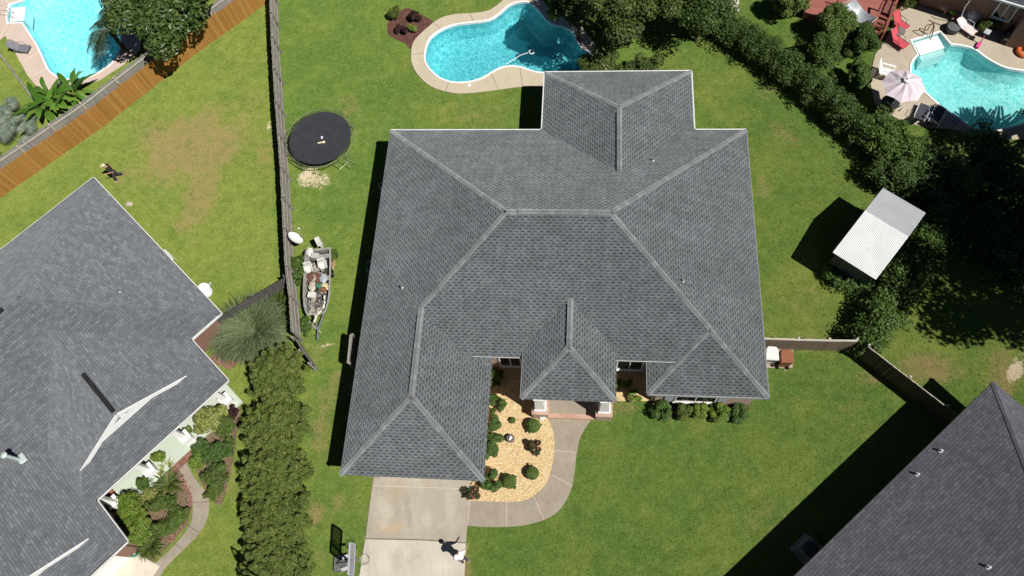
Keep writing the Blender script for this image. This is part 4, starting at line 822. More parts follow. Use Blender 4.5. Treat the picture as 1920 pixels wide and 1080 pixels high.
belt('thicket', 'deeply shaded bushes at the right edge between the shed and the sunlit back lawn', [(1800, 420), (1840, 450), (1880, 490), (1930, 530)], 1.5, 1.5, .8, 12000, .09, 'hedge', 7)
belt('weed_clump', 'low dark weeds at the foot of the corrugated shed', [(1545, 520), (1580, 532), (1615, 545)], .7, .35, .9, 3500, .06, 'deep', 6, .5, .3, 'weeds')
# trees
plant('tree', 'big glossy leaved tree overhanging the orange brown fence in the upper left', 'tree', at(312, 22, 3.4), (3.5, 3.0, 2.2), 15000, .15, 'magnolia', 34, .42, 11, shell=.6, trunk=.17)
tl = plant('tree', 'large loose crowned tree beyond the rear wing, shading the kidney pool', 'tree', at(1185, -22, 4.6), (4.5, 3.3, 2.5), 24000, .10, 'oak', 60, .28, 12, shell=.45, trunk=.2, core=False)
plant('tree', 'mid sized leafy tree overhanging the right end of the kidney pool', 'tree', at(1085, 8, 3.2), (1.9, 1.5, 1.5), 8000, .095, 'oak', 26, .34, 19, shell=.45, trunk=.1, core=False)
plant('tree', 'small bushy tree right of the large tree at the top, beside the hedge', 'tree', at(1318, 12, 3.0), (1.9, 1.9, 1.6), 8000, .09, 'hedge', 20, .45, 13, trunk=.09)
plant('shrub', 'sunlit loose shrub just behind the rear wing roof edge', 'shrub', at(1125, 122, 1.3), (1.3, .9, .9), 2600, .09, 'oak', 14, .4, 14, trunk=.04)
plant('shrub', 'low patchy shrub behind the rear wing roof edge under the large tree', 'shrub', at(1200, 126, 1.0), (1.6, .7, .7), 2600, .09, 'oak', 14, .5, 15, trunk=.04)
for (px_, py_, z, R, lab, sd_, n) in [(2165, 330, 7.2, (4.0, 3.4, 3.0), 'tall dark tree beyond the right edge shading the turquoise pool and thicket', 16, 13000), (2245, 500, 8.0, (4.6, 4.2, 3.2), 'tall dark tree beyond the right edge shading the back lawn', 17, 14000), (2050, 205, 5.2, (2.1, 2.1, 1.9), 'dark tree with branches reaching in from the right edge over the turquoise pool', 18, 6000)]:
    plant('tree', lab, 'tree', at(px_, py_, z), R, n, .13, 'oak', 36, .38, sd_, shell=.45, trunk=.22)
t = thing('fir_tree', 'dark feathery conifer boughs over the right end of the turquoise pool', 'tree', at(1985, 262)); c = at(1985, 262)
m = MB(); m.tube([c, c + [0, 0, 5.5]], [.16, .04], 7); m.build('trunk', BARK, t); m = MB(); r = random.Random(4)
for k in range(60):
    z = 1.2 + 4 * k / 60; a = k * 2.4; L = 2.7 * (1 - .6 * k / 60); d = np.array([math.cos(a), math.sin(a), -.12])
    for j in range(46):
        tt_ = .15 + .85 * j / 46; q = c + [0, 0, z] + d * L * tt_; s = np.array([-d[1], d[0], 0]) * (1 if j % 2 else -1)
        e_ = q + (s * .9 + d * .7 + [0, 0, r.uniform(-.2, .1)]) * .34 * (1.1 - .6 * tt_); w_ = np.cross(e_ - q, [0, 0, 1.0]); w_ = nrm(w_) * .05
        m.add([q, (q + e_) / 2 + w_, e_, (q + e_) / 2 - w_], [(0, 1, 2, 3)])
m.build('foliage', LF['deep'], t)
# the row of tall shrubs between the two front drives
rowlab = ['topmost bushy shrub of the row, next to the open grey gate', 'second bushy shrub from the top of the row between the two houses', 'middle bushy shrub of the row between the two houses', 'second bushy shrub from the bottom of the row', 'bottom bushy shrub of the row, cut by the lower frame edge']
for k, (px_, py_, R) in enumerate([(521, 703, (1.65, 1.75, 1.0)), (518, 800, (1.95, 1.6, 1.05)), (518, 884, (1.9, 1.55, 1.0)), (518, 968, (1.9, 1.6, 1.05)), (518, 1058, (1.85, 1.75, 1.0))]):
    plant('bushy_shrub', rowlab[k], 'shrub', at(px_, py_, 1.3), (R[0] * 1.04, R[1] * 1.12, 1.0), 22000, .085, 'myrtle', 190, .17, 30 + k, 'row of bushy shrubs between the two houses', .3, .08, asp=.22)
# big rounded shrubs by the red deck
for (px_, py_, z, R, lf, lab, sd_) in [(1565, 44, 1.3, (1.15, 1.2, 1.1), 'box', 'rounded dark shrub against the red deck, left of the silver hammock', 41), (1617, 76, 1.0, (1.2, 1.0, .9), 'hedge', 'large dark clipped shrub at the foot of the red deck stairs', 42), (1545, 94, 1.3, (.95, 1.2, 1.15), 'vine', 'bright tall rounded shrub standing apart on the lawn left of the deck shrubs', 43), (1483, 4, 1.2, (1.3, .9, 1.1), 'box', 'dark shrub at the top edge left of the red deck', 44), (1612, 142, 1.0, (.55, 1.15, .9), 'vine', 'narrow green shrub left of the white garden chair', 45)]:
    plant('shrub', lab, 'shrub', at(px_, py_, z), R, 8500, .065, lf, 30, .38, sd_, shell=.6, trunk=.06)
# planting of the central house: gravel bed, under the window, along the wall
for k, (px_, py_, R, lab) in enumerate([(1000, 798, .46, 'round clipped shrub near the porch step in the yellow gravel'), (955, 903, .44, 'round clipped shrub at the bottom of the yellow gravel, left of its twin'), (998, 887, .42, 'round clipped shrub at the bottom right of the yellow gravel'), (961, 788, .20, 'tiny round shrub by itself in the yellow gravel')]):
    plant('round_shrub', lab, 'shrub', at(px_, py_, R * .8), (R, R, R * .85), 5200 if R > .3 else 1200, .032, 'box', 10, .12, 50 + k, 'round shrubs in the gravel bed', .9, .02)
for k, (px_, py_, R, lf, lab) in enumerate([(1002, 839, .40, 'red', 'rose bush with reddish shoots in the middle right of the gravel'), (922, 900, .62, 'deep', 'leafy shrub at the corner of the garage by the gravel'), (885, 926, .40, 'red', 'small rose bush with pink blooms beside the driveway corner'), (929, 757, .50, 'vine', 'green shrub along the garage wall nearest the porch'), (925, 797, .46, 'deep', 'dark shrub along the garage wall beside the tiny round shrub'), (923, 826, .50, 'vine', 'green shrub along the garage wall left of the grey urn'), (922, 849, .42, 'deep', 'lowest dark shrub along the garage wall'), (929, 708, .5, 'vine', 'shaded shrub in the corner between the garage and the porch')]):
    t = plant('garden_shrub', lab, 'shrub', at(px_, py_, R * .8), (R, R, R * .8), 1500, .06, lf, 14, .4, 60 + k, 'garden shrubs in the gravel bed', .5, .02, core=False)
    if lf == 'red':
        r = random.Random(k); b_ = MB(); c = at(px_, py_, R * .8)
        for j in range(7): b_.ball(c + [r.uniform(-R, R) * .8, r.uniform(-R, R) * .8, R * .6], .05, 6)
        b_.build('bloom', PINK, t)
for k, (px_, py_, R, lf, lab) in enumerate([(1242, 769, .48, 'deep', 'dark shrub at the left end of the bed below the front window'), (1281, 772, .42, 'grassy', 'yellowish shrub second from the left below the front window'), (1312, 771, .40, 'lime', 'pale shrub in the middle of the bed below the front window'), (1346, 773, .46, 'lime', 'bright yellow green shrub right of the middle below the front window'), (1386, 776, .46, 'deep', 'dark shrub at the right end of the bed below the front window')]):
    plant('garden_shrub', lab, 'shrub', at(px_, py_, .42), (R * 1.15, R, .45), 2000, .055, lf, 16, .4, 70 + k, 'shrubs below the front window', .5, .02, core=False)
for k, (px_, py_, lab) in enumerate([(1166, 722, 'small lime green plant at the wall right of the porch'), (1188, 742, 'low lime green ground plant right of the porch')]):
    plant('garden_plant', lab, 'plant', at(px_, py_, .2), (.5, .3, .25), 700, .06, 'lime', 10, .5, 80 + k, trunk=.015, core=False)
plant('weed_clump', 'green weeds between the grey fence and the old boat', 'weeds', at(560, 503, .4), (.62, 1.0, .5), 3200, .07, 'vine', 22, .45, 84, shell=.4, trunk=.02)
plant('weed_clump', 'low grass clump at the trailer tongue by the grey fence', 'weeds', at(572, 608, .2), (.35, .7, .22), 1300, .06, 'vine', 14, .5, 85, shell=.4, trunk=.015)
plant('weed_clump', 'weeds beside the stern of the old boat', 'weeds', at(626, 478, .15), (.35, .45, .2), 700, .06, 'vine', 10, .5, 86, shell=.4, trunk=.015)
# red bark bed by the kidney pool
plant('garden_shrub', 'bright green spiky plant at the upper left of the red bark bed', 'plant', at(741, 24, .35), (.5, .5, .4), 1200, .10, 'grassy', 12, .5, 90, trunk=.02, core=False, asp=.2)
plant('garden_shrub', 'small green plant at the lower right of the red bark bed', 'plant', at(775, 52, .25), (.32, .3, .25), 600, .06, 'lime', 8, .5, 91, trunk=.02, core=False)
plant('garden_shrub', 'burgundy plant at the upper right of the red bark bed', 'plant', at(779, 33, .3), (.42, .42, .35), 700, .08, 'burg', 10, .5, 92, trunk=.02, core=False)
plant('garden_shrub', 'burgundy plant at the lower left of the red bark bed', 'plant', at(752, 56, .28), (.34, .34, .3), 600, .08, 'burg', 10, .5, 93, trunk=.02, core=False)
# garden of the left neighbour
for k, (px_, py_, z, R, lf, n, sz, lab) in enumerate([
    (372, 866, .35, (.42, .5, .36), 'lime', 1100, .06, 'bright green tuft where the bed meets the walkway mouth'), (428, 838, .3, (.35, .6, .35), 'vine', 1200, .06, 'green ground plants at the lawn edge right of the dark low planting'), (268, 905, .3, (.4, .35, .3), 'vine', 900, .06, 'green plant in the upper corner of the left bed'), (318, 942, .3, (.5, .35, .3), 'vine', 1100, .05, 'green plant between the yellow tuft and the walkway'), (436, 772, .3, (.3, .4, .3), 'burg', 600, .06, 'dusky plant at the right end of the bed by the row of shrubs'),
    (398, 782, .7, (1.05, .75, .7), 'gold', 3200, .08, 'yellow variegated shrub by the pale green porch floor'), (420, 800, .6, (.55, .6, .6), 'box', 1700, .05, 'olive green shrub right of the yellow variegated shrub'),
    (378, 838, .4, (.5, .5, .4), 'deep', 1200, .06, 'dark green shrub at the mouth of the curved walkway'), (404, 848, .4, (.9, .7, .4), 'deep', 2600, .05, 'low dark planting between the variegated shrub and the mound'),
    (404, 892, .45, (.72, .85, .45), 'box', 3800, .035, 'smooth rounded green mound right of the curved walkway'), (402, 922, .25, (.55, .4, .3), 'grassy', 1400, .07, 'grassy tuft at the tip of the bed right of the walkway'),
    (243, 948, .7, (.78, 1.0, .55), 'lime', 3600, .055, 'bright green clipped hedge along the garage side of the bed'), (262, 992, .65, (.8, .85, .5), 'lime', 3200, .055, 'bright green hedge at the lower end of the bed'),
    (332, 970, .35, (.75, .65, .38), 'box', 3800, .035, 'low dense hedge beside the curved walkway'), (305, 990, .33, (.8, .55, .36), 'box', 3600, .035, 'low dense hedge below the bright hedge by the walkway'),
    (296, 945, .3, (.62, .5, .35), 'grassy', 2200, .05, 'yellow green tuft in the middle of the left bed'), (280, 925, .3, (.5, .4, .3), 'gold', 800, .05, 'pale mixed plant at the upper part of the left bed'), (350, 812, .3, (.3, .3, .3), 'lime', 500, .06, 'small plant beside the middle white column'), (299, 857, .3, (.4, .3, .35), 'lime', 700, .06, 'leafy plant beside the lower white column')]):
    plant('garden_shrub', lab, 'shrub', at(px_, py_, z), R, n, sz, lf, 18, .4, 100 + k, shell=.5, trunk=.02)

def blade(m, b, d, L, w, rise, droop, k=6, prof=None, roll=0):
    b = np.asarray(b, float); d = np.array([d[0], d[1], 0.0]); s = np.array([-d[1], d[0], 0]); vs = []
    for i in range(k + 1):
        t_ = i / k; q = b + d * L * t_ + [0, 0, rise * t_ - droop * t_ * t_]; ww = w * (prof(t_) if prof else math.sin(math.pi * min(1, .12 + .88 * t_)) ** .6)
        vs += [q - s * ww / 2 + [0, 0, roll * ww], q + s * ww / 2 - [0, 0, roll * ww]]
    m.add(vs, [(2 * i, 2 * i + 1, 2 * i + 3, 2 * i + 2) for i in range(k)])
def tuft(name, label, c, n, L, w, leaf, rise, droop, seed, cat='grass clump', spread=.3, part='foliage', ell=(1, 1), jt=.5):
    c = np.asarray(c, float); t = thing(name, label, cat, (c[0], c[1], 0)); m = MB(); r = random.Random(seed)
    for k in range(n):
        a = r.uniform(0, 2 * math.pi); f = r.uniform(.45, 1.1); sp_ = spread * math.sqrt(r.random()); o = np.array([math.cos(a) * sp_ * ell[0], math.sin(a) * sp_ * ell[1], 0]); a2 = a + r.uniform(-jt, jt)
        blade(m, [c[0] + o[0], c[1] + o[1], .02], (math.cos(a2), math.sin(a2)), L * f, w * r.uniform(.7, 1.3), rise * r.uniform(.5, 1.3), droop * r.uniform(.6, 1.3), 5, roll=r.uniform(-.4, .4))
    m.build(part, LF[leaf], t); MB().lathe([c[0], c[1], 0], [(spread * .6, -.03), (spread * .4, .06), (spread * .1, .1)], 12).build('root_base', SOIL, t); return t
tuft('pampas_grass', 'large pale pampas grass clump below the dark grey fence', at(478, 622), 4600, 1.6, .018, 'pampas', 2.0, 1.75, 1, spread=.95, jt=1.2)
tuft('pampas_grass', 'smaller pampas grass clump at the corner of the long grey fence', at(517, 585), 800, 1.15, .028, 'grassy', 1.4, 1.1, 2, spread=.5, jt=1.2)
tuft('pampas_grass', 'pampas grass clump by the brick paving at the left house corner', at(440, 635), 2000, 1.2, .018, 'pampas', 1.2, 1.2, 3, spread=.6, jt=1.2)
tuft('ornamental_grass', 'spiky green grass clump at the bottom end of the left bed', at(283, 1024), 420, .75, .03, 'grassy', .7, .7, 4, spread=.15)
tuft('yucca', 'spiky light green yucca near the walkway mouth of the left bed', at(318, 908), 160, .8, .05, 'grassy', .55, .35, 5, 'plant', .08)
tuft('yucca', 'small spiky yellowish yucca close to the pale green porch', at(315, 880), 90, .6, .045, 'gold', .5, .35, 6, 'plant', .06)
tuft('agave', 'blue green agave in the middle of the left bed', at(281, 910), 34, .5, .10, 'silver', .4, .25, 7, 'plant', .04)
# broad leaved plant at the grey fence by the pool
t = thing('bird_of_paradise', 'broad leaved bright green plant between the bright blue pool and the grey fence', 'plant', at(128, 196)); r = random.Random(8); m = MB(); st = MB()
for base, n in ((at(150, 184), 15), (at(112, 200), 16), (at(98, 216), 12)):
    for k in range(n):
        a = r.uniform(0, 6.283) if k > 2 else r.uniform(1.2, 2.4); L = r.uniform(1.0, 1.8); d = (math.cos(a), math.sin(a)); z0 = r.uniform(.5, 1.2)
        b = base + [d[0] * .25, d[1] * .25, z0]; blade(m, b, d, L, r.uniform(.26, .42), r.uniform(.5, 1.1), r.uniform(.5, 1.0), 7, lambda t_: max(.02, math.sin(math.pi * (t_ * .93 + .05)) ** .8), r.uniform(-.25, .25)); st.tube([base, b], .025, 5)
m.build('leaf_blade', LF['banana'], t); st.build('stem', LF['vine'], t)
# silver fan palm
t = thing('fan_palm', 'silvery fan palm at the left edge above the orange brown fence', 'palm', at(22, 262)); c = at(20, 250); r = random.Random(3); m = MB(); st = MB()
for k in range(64):
    a = r.uniform(0, 6.283); L = r.uniform(.3, 2.0); el = r.uniform(.15, 1.0); b = c + [math.cos(a) * L, math.sin(a) * L, 1.0 + .8 * el - L * .28]; st.tube([c + [0, 0, .9], b], .014, 4)
    for j in range(18):
        a2 = a + (j - 8.5) / 8.5 * 1.9; blade(m, b, (math.cos(a2), math.sin(a2)), .62 * (1 - .25 * abs(j - 8.5) / 8.5), .055, .12, .32, 3)
m.build('frond', LF['silver'], t); st.build('petiole', LF['silver'], t); MB().tube([c, c + [0, 0, 1.0]], [.2, .16], 10).build('trunk', BARK, t)
# feathery palm leaning over the pool
def featherpalm(c, h, n, L, label, seed, leaf='palm', arc=None):
    t = thing('feather_palm', label, 'palm', c); r = random.Random(seed); m = MB(); st = MB()
    for k in range(n):
        a = r.uniform(*(arc or (0, 6.283))); ll = L * r.uniform(.8, 1.1); pts = []; rise = r.uniform(.1, .8); dr = r.uniform(.9, 1.6)
        for i in range(25):
            t_ = i / 24; pts.append(np.array(c) + [math.cos(a) * ll * t_, math.sin(a) * ll * t_, h + rise * t_ - dr * t_ * t_])
        st.tube(pts[::6], [.025, .02, .015, .01, .006], 4)
        for i in range(3, 25):
            for s_ in (-1, 1):
                a2 = a + s_ * 1.0; q_ = .62 * math.sin(math.pi * (i / 25) ** .8) + .12; blade(m, pts[i], (math.cos(a2), math.sin(a2)), q_, .03, -.05, .22, 2)
    m.build('frond', LF[leaf], t); st.build('petiole', BARK, t); MB().tube([np.array(c) - [0, 0, c[2]], np.array(c) + [0, 0, h]], [.17, .12], 9).build('trunk', BARK, t)
featherpalm(at(238, 98), 2.3, 16, 2.0, 'dark feathery palm leaning over the bright blue pool below the big tree', 5, arc=(1.6, 4.6))
featherpalm(at(238, 98) + [.6, 1.6, 0], 2.6, 9, 1.7, 'second feathery palm above the first, half hidden by the big tree', 6, arc=(1.8, 4.2))
plant('garden_plant', 'bushy yellow green plants at the foot of the dark brick wall', 'plant', at(1858, 48, .4), (.95, .42, .45), 2000, .08, 'grassy', 16, .5, 120, trunk=.02, core=False, asp=.25)
plant('garden_plant', 'small yellow green plant by the top right corner of the red deck', 'plant', at(1704, 5, .35), (.55, .35, .35), 900, .07, 'grassy', 12, .5, 121, trunk=.02, core=False, asp=.25)
# ------------------------------------------------------------------ shed
Zs = 2.28
sA, sB, sC, sD = at(1657, 353, Zs), at(1733, 400, Zs), at(1643, 521, Zs), at(1561, 475, Zs)   # eaves corners, clockwise
sl = nrm(sD - sA); sw = nrm(sB - sA); Ls = (np.linalg.norm(sD - sA) + np.linalg.norm(sC - sB)) / 2; Ws = (np.linalg.norm(sB - sA) + np.linalg.norm(sC - sD)) / 2
sl = nrm(sl + nrm(sC - sB)); sw = np.array([-sl[1], sl[0], 0]); sw = sw if sw @ (sB - sA) > 0 else -sw; S0 = (sA + sB + sC + sD) / 4 - sl * Ls / 2 - sw * Ws / 2; S0[2] = 0
t = thing('storage_shed', 'dark walled shed with white corrugated metal roof on the back lawn', 'shed', S0 + sl * Ls / 2 + sw * Ws / 2)
def Sw(a, b, z): return S0 + sl * a + sw * b + [0, 0, z]
K = .42; f = MB(); nw = 116; rid = .55
rows = []
for a, z in ((-.03, Zs - .0), (Ls * K, Zs + rid * .8), (Ls + .03, Zs - .0)):
    rows.append([Sw(a, -.04 + (Ws + .08) * i / nw, z + (.02 if i % 4 in (1, 2) else 0)) for i in range(nw + 1)])
n = nw + 1
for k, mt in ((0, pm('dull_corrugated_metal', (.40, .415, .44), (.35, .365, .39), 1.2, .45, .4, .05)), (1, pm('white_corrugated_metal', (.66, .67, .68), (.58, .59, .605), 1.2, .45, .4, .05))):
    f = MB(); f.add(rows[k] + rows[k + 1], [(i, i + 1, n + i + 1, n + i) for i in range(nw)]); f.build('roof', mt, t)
f = MB(); k_ = Sw(0, 0, 0); DKG = pm('dark_green_grey_metal', (.075, .088, .088), (.055, .064, .064), 2, .6)
z1_ = Zs - .08
f.prism([Sw(.12, .12, 0), Sw(Ls - .25, .12, 0), Sw(Ls - .25, Ws - .12, 0), Sw(.12, Ws - .12, 0)], -.05, z1_)
f.build('wall', DKG, t)
f = MB(); P = [Sw(Ls - .24, .12 + .5, .05), Sw(Ls - .24, Ws - .62, .05)]; f.beam(P[0] + [0, 0, .95], P[1] + [0, 0, .95], .03, 1.9); dr_ = f.build('door', pm('grey_shed_door', (.10, .115, .115), (.075, .086, .086), 2, .55), t)
f = MB(); q = (P[0] + P[1]) / 2 + [0, 0, 1.0] + sl * .05; f.beam(q - [0, 0, .12], q + [0, 0, .12], .03, .03); f.build('handle', STEEL, dr_)

# ------------------------------------------------------------------ wheeled bins
def bin_(c, rz, col, label, lidc):
    t = thing('wheeled_bin', label, 'bin', c, None); c = np.asarray(c); cs, sn = math.cos(rz), math.sin(rz); fw = np.array([cs, sn, 0]); sd = np.array([-sn, cs, 0])
    m = MB(); m.box(c + [0, 0, .52], (.56, .52, .94), rz, taper=1.16); m.build('body', col, t)
    m = MB(); Pl = []
    for z, k in ((1.0, 1.0), (1.05, 1.0), (1.085, .9)):
        for a, b in ((-.5, -.5), (-.2, -.5), (.3, -.46), (.5, -.3), (.5, .3), (.3, .46), (-.2, .5), (-.5, .5)): Pl.append(c + fw * a * .74 * k + sd * b * .66 * k + [0, 0, z])
    m.add(Pl, [(i, (i + 1) % 8, 8 + (i + 1) % 8, 8 + i) for i in range(8)] + [(8 + i, 8 + (i + 1) % 8, 16 + (i + 1) % 8, 16 + i) for i in range(8)] + [tuple(range(16, 24)), tuple(range(7, -1, -1))]); m.build('lid', lidc, t)
    m = MB(); m.tube([c - fw * .42 + sd * -.24 + [0, 0, 1.0], c - fw * .42 + sd * .24 + [0, 0, 1.0]], .022, 6); m.build('handle', BLACK, t)
    for s_ in (-1, 1): m = MB(); q = c - fw * .3 + sd * .25 * s_ + [0, 0, .12]; m.tube([q - sd * .03, q + sd * .03], .12, 14); m.build('wheel', BLACK, t)
rz_ = math.atan2(*(at(1462, 640) - at(1464, 690))[1::-1])
LG = pm('pale_grey_plastic', (.66, .69, .68), (.58, .61, .60), 2, .45); BR = pm('brown_plastic', (.27, .105, .055), (.22, .085, .045), 2, .5)
bin_(at(1439, 674), rz_, LG, 'pale grey wheeled bin half under the right eave of the central house', LG)
bin_(at(1466, 679), rz_ + .05, BR, 'reddish brown wheeled bin on the small paver pad', BR)

# ------------------------------------------------------------------ trampoline
zt_ = .88; c = (at(538, 258, zt_) + at(663, 258, zt_) + at(600, 203, zt_) + at(600, 314, zt_)) / 4; c[2] = zt_; RT = 2.16
t = thing('trampoline', 'round black trampoline with a thin pale green frame on the lawn', 'trampoline', c)
FR = pm('pale_green_steel', (.27, .31, .20), (.16, .19, .12), 3, .45, .5, .05, metal=.3)
MB().ring(c, RT, .022, 72, 8).build('frame', FR, t)
MB().lathe(c, [(0.001, -.05), (.9, -.035), (1.5, -.015), (1.95, .0), (1.95, -.012), (1.5, -.03), (0.001, -.065)], 56).build('mat', pm('black_mesh_fabric', (.036, .040, .047), (.025, .028, .033), 1.5, .75, .3), t)
m = MB()
for k in range(84): a = 2 * math.pi * k / 84; d = np.array([math.cos(a), math.sin(a), 0]); m.tube([c + d * 1.94, c + d * (RT - .02)], .016, 4)
m.build('spring_ring', pm('dark_spring', (.05, .05, .05), (.03, .03, .03), 5, .4, metal=.5), t)
for k in range(4):
    a = .6 + k * math.pi / 2; p = [c + np.array([math.cos(a + s_), math.sin(a + s_), 0]) * RT for s_ in (-.22, .22)]; m = MB()
    m.tube([p[0], [p[0][0], p[0][1], .02], [p[1][0], p[1][1], .02], p[1]], .024, 6); m.build('leg', FR, t)
a = math.atan2(*(at(655, 300) - at(600, 258))[1::-1]); d = np.array([math.cos(a), math.sin(a), 0]); s = np.array([-d[1], d[0], 0]); m = MB()
for k in (-1, 1): m.tube([c + d * RT + s * .2 * k, [*(c + d * (RT + .5) + s * .2 * k)[:2], .02]], .018, 5)
for z in (.25, .55): q = c + d * (RT + .5 * (1 - z / .88)); m.tube([[*(q - s * .2)[:2], z], [*(q + s * .2)[:2], z]], .016, 5)
m.build('ladder', FR, t)
q = at(601.5, 268, zt_ - .04); m = MB(); m.box(q + [0, 0, .03], (.36, .09, .03), -.02); m.lathe(q + [.2, 0, .015], [(.085, 0), (.085, .03), (.02, .035)], 12); tag(m.build('paddle_toy', CREAM, org=q), 'cream paddle shaped toy lying on the black trampoline', 'toy')
q = at(604, 258.5, zt_ - .04); m = MB(); m.box(q + [0, 0, .04], (.10, .16, .05)); m.ball(q + [0, .05, .06], .04, 8); tag(m.build('small_toy', WHITE, org=q), 'tiny white toy just above the paddle on the trampoline', 'toy')

# ------------------------------------------------------------------ satellite dishes
def dish(c, nrm_, R, label, mast, armd):
    t = thing('satellite_dish', label, 'satellite dish', (mast[0], mast[1], 0)); n = nrm(nrm_); x = nrm(np.cross([0, 0, 1.0], n)); y = np.cross(n, x)
    MB().lathe(c, [(0.01, -.10), (R * .5, -.075), (R * .8, -.03), (R, .02), (R, .0), (R * .8, -.045), (R * .5, -.09), (.01, -.115)], 30, (x, y, n)).build('reflector', WHITE, t)
    m = MB(); e_ = np.asarray(c) + n * R * 1.15 + y * armd[0] * R + x * armd[1] * R; m.tube([np.asarray(c) - y * R * .9 * np.sign(-armd[0] if armd[0] else 1) - n * .0, e_], .02, 6); ar = m.build('feed_arm', STEEL, t); MB().box(e_, (.1, .07, .07)).build('receiver', TRIM, ar)
    m = MB(); m.tube([np.asarray(c) - n * .1, np.asarray(mast, float)], .03, 8); m.build('mast', STEEL, t)
q = at(554, 446, 1.15); dish(q, (.62, .28, .50), .47, 'white satellite dish leaning on the long grey fence above the old boat', at(553, 456, 0.0), (-.1, .5))
q = at(384, 544, 1.9); dish(q, (.80, -.1, .62), .42, 'white satellite dish at the right eave of the left house', [q[0] - .35, q[1] - .1, .9], (-.1, .6))

# ------------------------------------------------------------------ old boat on its trailer, filled with junk
zb = .75; bs = (at(573, 470, zb) + at(619.5, 462, zb)) / 2; bb = at(592, 590, zb); ax = nrm(bb - bs); Lb = np.linalg.norm(bb - bs); sx = np.array([-ax[1], ax[0], 0]); sx = sx if sx[0] > 0 else -sx
def Bw(a, b, z): return np.array([bs[0], bs[1], 0]) + ax * a * Lb + sx * b + [0, 0, z]
t = thing('old_boat', 'old open grey boat full of junk parked on the grass by the grey fence', 'boat', Bw(.5, 0, 0))
half = [(0, .76), (.25, .80), (.5, .80), (.7, .79), (.85, .72), (.95, .60), (1.0, .48)]
ring_t = [Bw(a, h, zb) for a, h in half] + [Bw(a, -h, zb) for a, h in half[::-1]]; ring_i = [Bw(min(.975, max(.03, a)), h - .10, zb + .005) for a, h in half] + [Bw(min(.975, max(.03, a)), -h + .10, zb + .005) for a, h in half[::-1]]
ring_b = [Bw(min(.93, a), h * .78, .32) for a, h in half] + [Bw(min(.93, a), -h * .78, .32) for a, h in half[::-1]]; ring_f = [Bw(min(.92, max(.03, a)), (h - .1) * .9, .42) for a, h in half] + [Bw(min(.92, max(.03, a)), -(h - .1) * .9, .42) for a, h in half[::-1]]
n = len(ring_t); m = MB(); m.add(ring_b + ring_t + ring_i + ring_f, [(k * n + i, k * n + (i + 1) % n, (k + 1) * n + (i + 1) % n, (k + 1) * n + i) for k in range(3) for i in range(n)] + [tuple(range(3 * n, 4 * n))] + [tuple(range(n))[::-1]])
ALU = pm('dull_aluminium', (.40, .40, .38), (.24, .235, .22), 4, .5, .4, .2, metal=.2)
hull = m.build('hull', ALU, t)
m = MB(); m.add([[p[0], p[1], .43] for p in ring_f], [tuple(range(n))]); m.build('floor', pm('shadow_floor', (.06, .055, .05), (.025, .023, .022), 5, .8), t)  # near-black floor colour stands in for the shadow inside the hull
for a in (.12, .46): m = MB(); m.beam(Bw(a, -.68, .66), Bw(a, .68, .66), .26, .06); m.build('bench', ALU, t)
m = MB(); m.prism([Bw(.80, -.56, 0), Bw(.80, .56, 0), Bw(.96, .3, 0), Bw(.96, -.3, 0)], .64, .68); m.build('bow_deck', pm('dirty_deck', (.22, .21, .19), (.10, .095, .085), 6, .8), t)
m = MB()
for k in (-1, 1): m.beam(Bw(.1, .5 * k, .24), Bw(.92, .32 * k, .24), .08, .1); m.beam(Bw(.92, .32 * k, .24), Bw(1.18, 0, .26), .08, .1)
m.beam(Bw(1.15, 0, .26), Bw(1.32, 0, .28), .08, .09); m.beam(Bw(.35, -.8, .2), Bw(.35, .8, .2), .08, .08); m.build('trailer_frame', STEEL, t)
for k in (-1, 1): m = MB(); q = Bw(.35, .68 * k, .26); m.tube([q - sx * .08, q + sx * .08], .26, 18); m.build('wheel', BLACK, t)
m = MB(); m.tube([Bw(1.27, 0, 0), Bw(1.27, 0, .5)], .03, 7); m.build('jockey_stand', STEEL, t)
m = MB(); q = at(596.5, 452, .95); m.box(q, (.34, .46, .36), .3, taper=.8); m.box(q - [0, 0, .4], (.14, .18, .6), .3); tag(m.build('outboard_motor', pm('dirty_white_plastic', (.70, .70, .66), (.52, .52, .48), 4, .5), t))
def junk(name, label, cat, q, fn, mat): m = MB(); fn(m, np.asarray(q, float)); o = m.build(name, mat, org=q); tag(o, label, cat, 'things lying in the old boat'); return o
DW = pm('dirty_white_plastic', (.70, .70, .66), (.52, .52, .48), 4, .5)
def chair_seat(m, q):
    m.box(q + [0, 0, .05], (.42, .42, .10), .25, taper=.92); m.box(q + ax * -.19 + [0, 0, .3], (.44, .08, .46), .1)
    for k in (-1, 1): m.box(q + sx * .22 * k + [0, 0, .18], (.06, .4, .16), .1)
    m.tube([q - [0, 0, .2], q], .05, 8)
junk('boat_seat', 'white bucket seat on the right side of the old boat', 'seat', Bw(.27, .32, .68), chair_seat, DW)
junk('boat_seat', 'white bucket seat on the left side of the old boat', 'seat', Bw(.30, -.50, .66), lambda m, q: chair_seat(m, q), DW)
def cooler(m, q): m.box(q + [0, 0, .15], (.40, .30, .30), -.35, taper=1.06); m.box(q + [0, 0, .33], (.44, .34, .07), -.35, taper=.92)
junk('cooler_box', 'pale grey cooler box near the stern of the old boat', 'cooler', Bw(.14, -.08, .70), cooler, pm('grey_plastic', (.50, .50, .48), (.38, .38, .36), 4, .5))
junk('cooler_box', 'white cooler box near the bow of the old boat', 'cooler', Bw(.72, -.22, .62), cooler, DW)
def board(m, q): m.box(q, (.75, .62, .03), -.15, rot=None); m.box(q + sx * .2 + [0, 0, .03], (.08, .6, .03), -.15)
junk('plywood_board', 'reddish brown board lying across the middle of the old boat', 'board', Bw(.45, -.18, .74), board, pm('red_brown_wood', (.16, .07, .045), (.10, .045, .03), 5, .8))
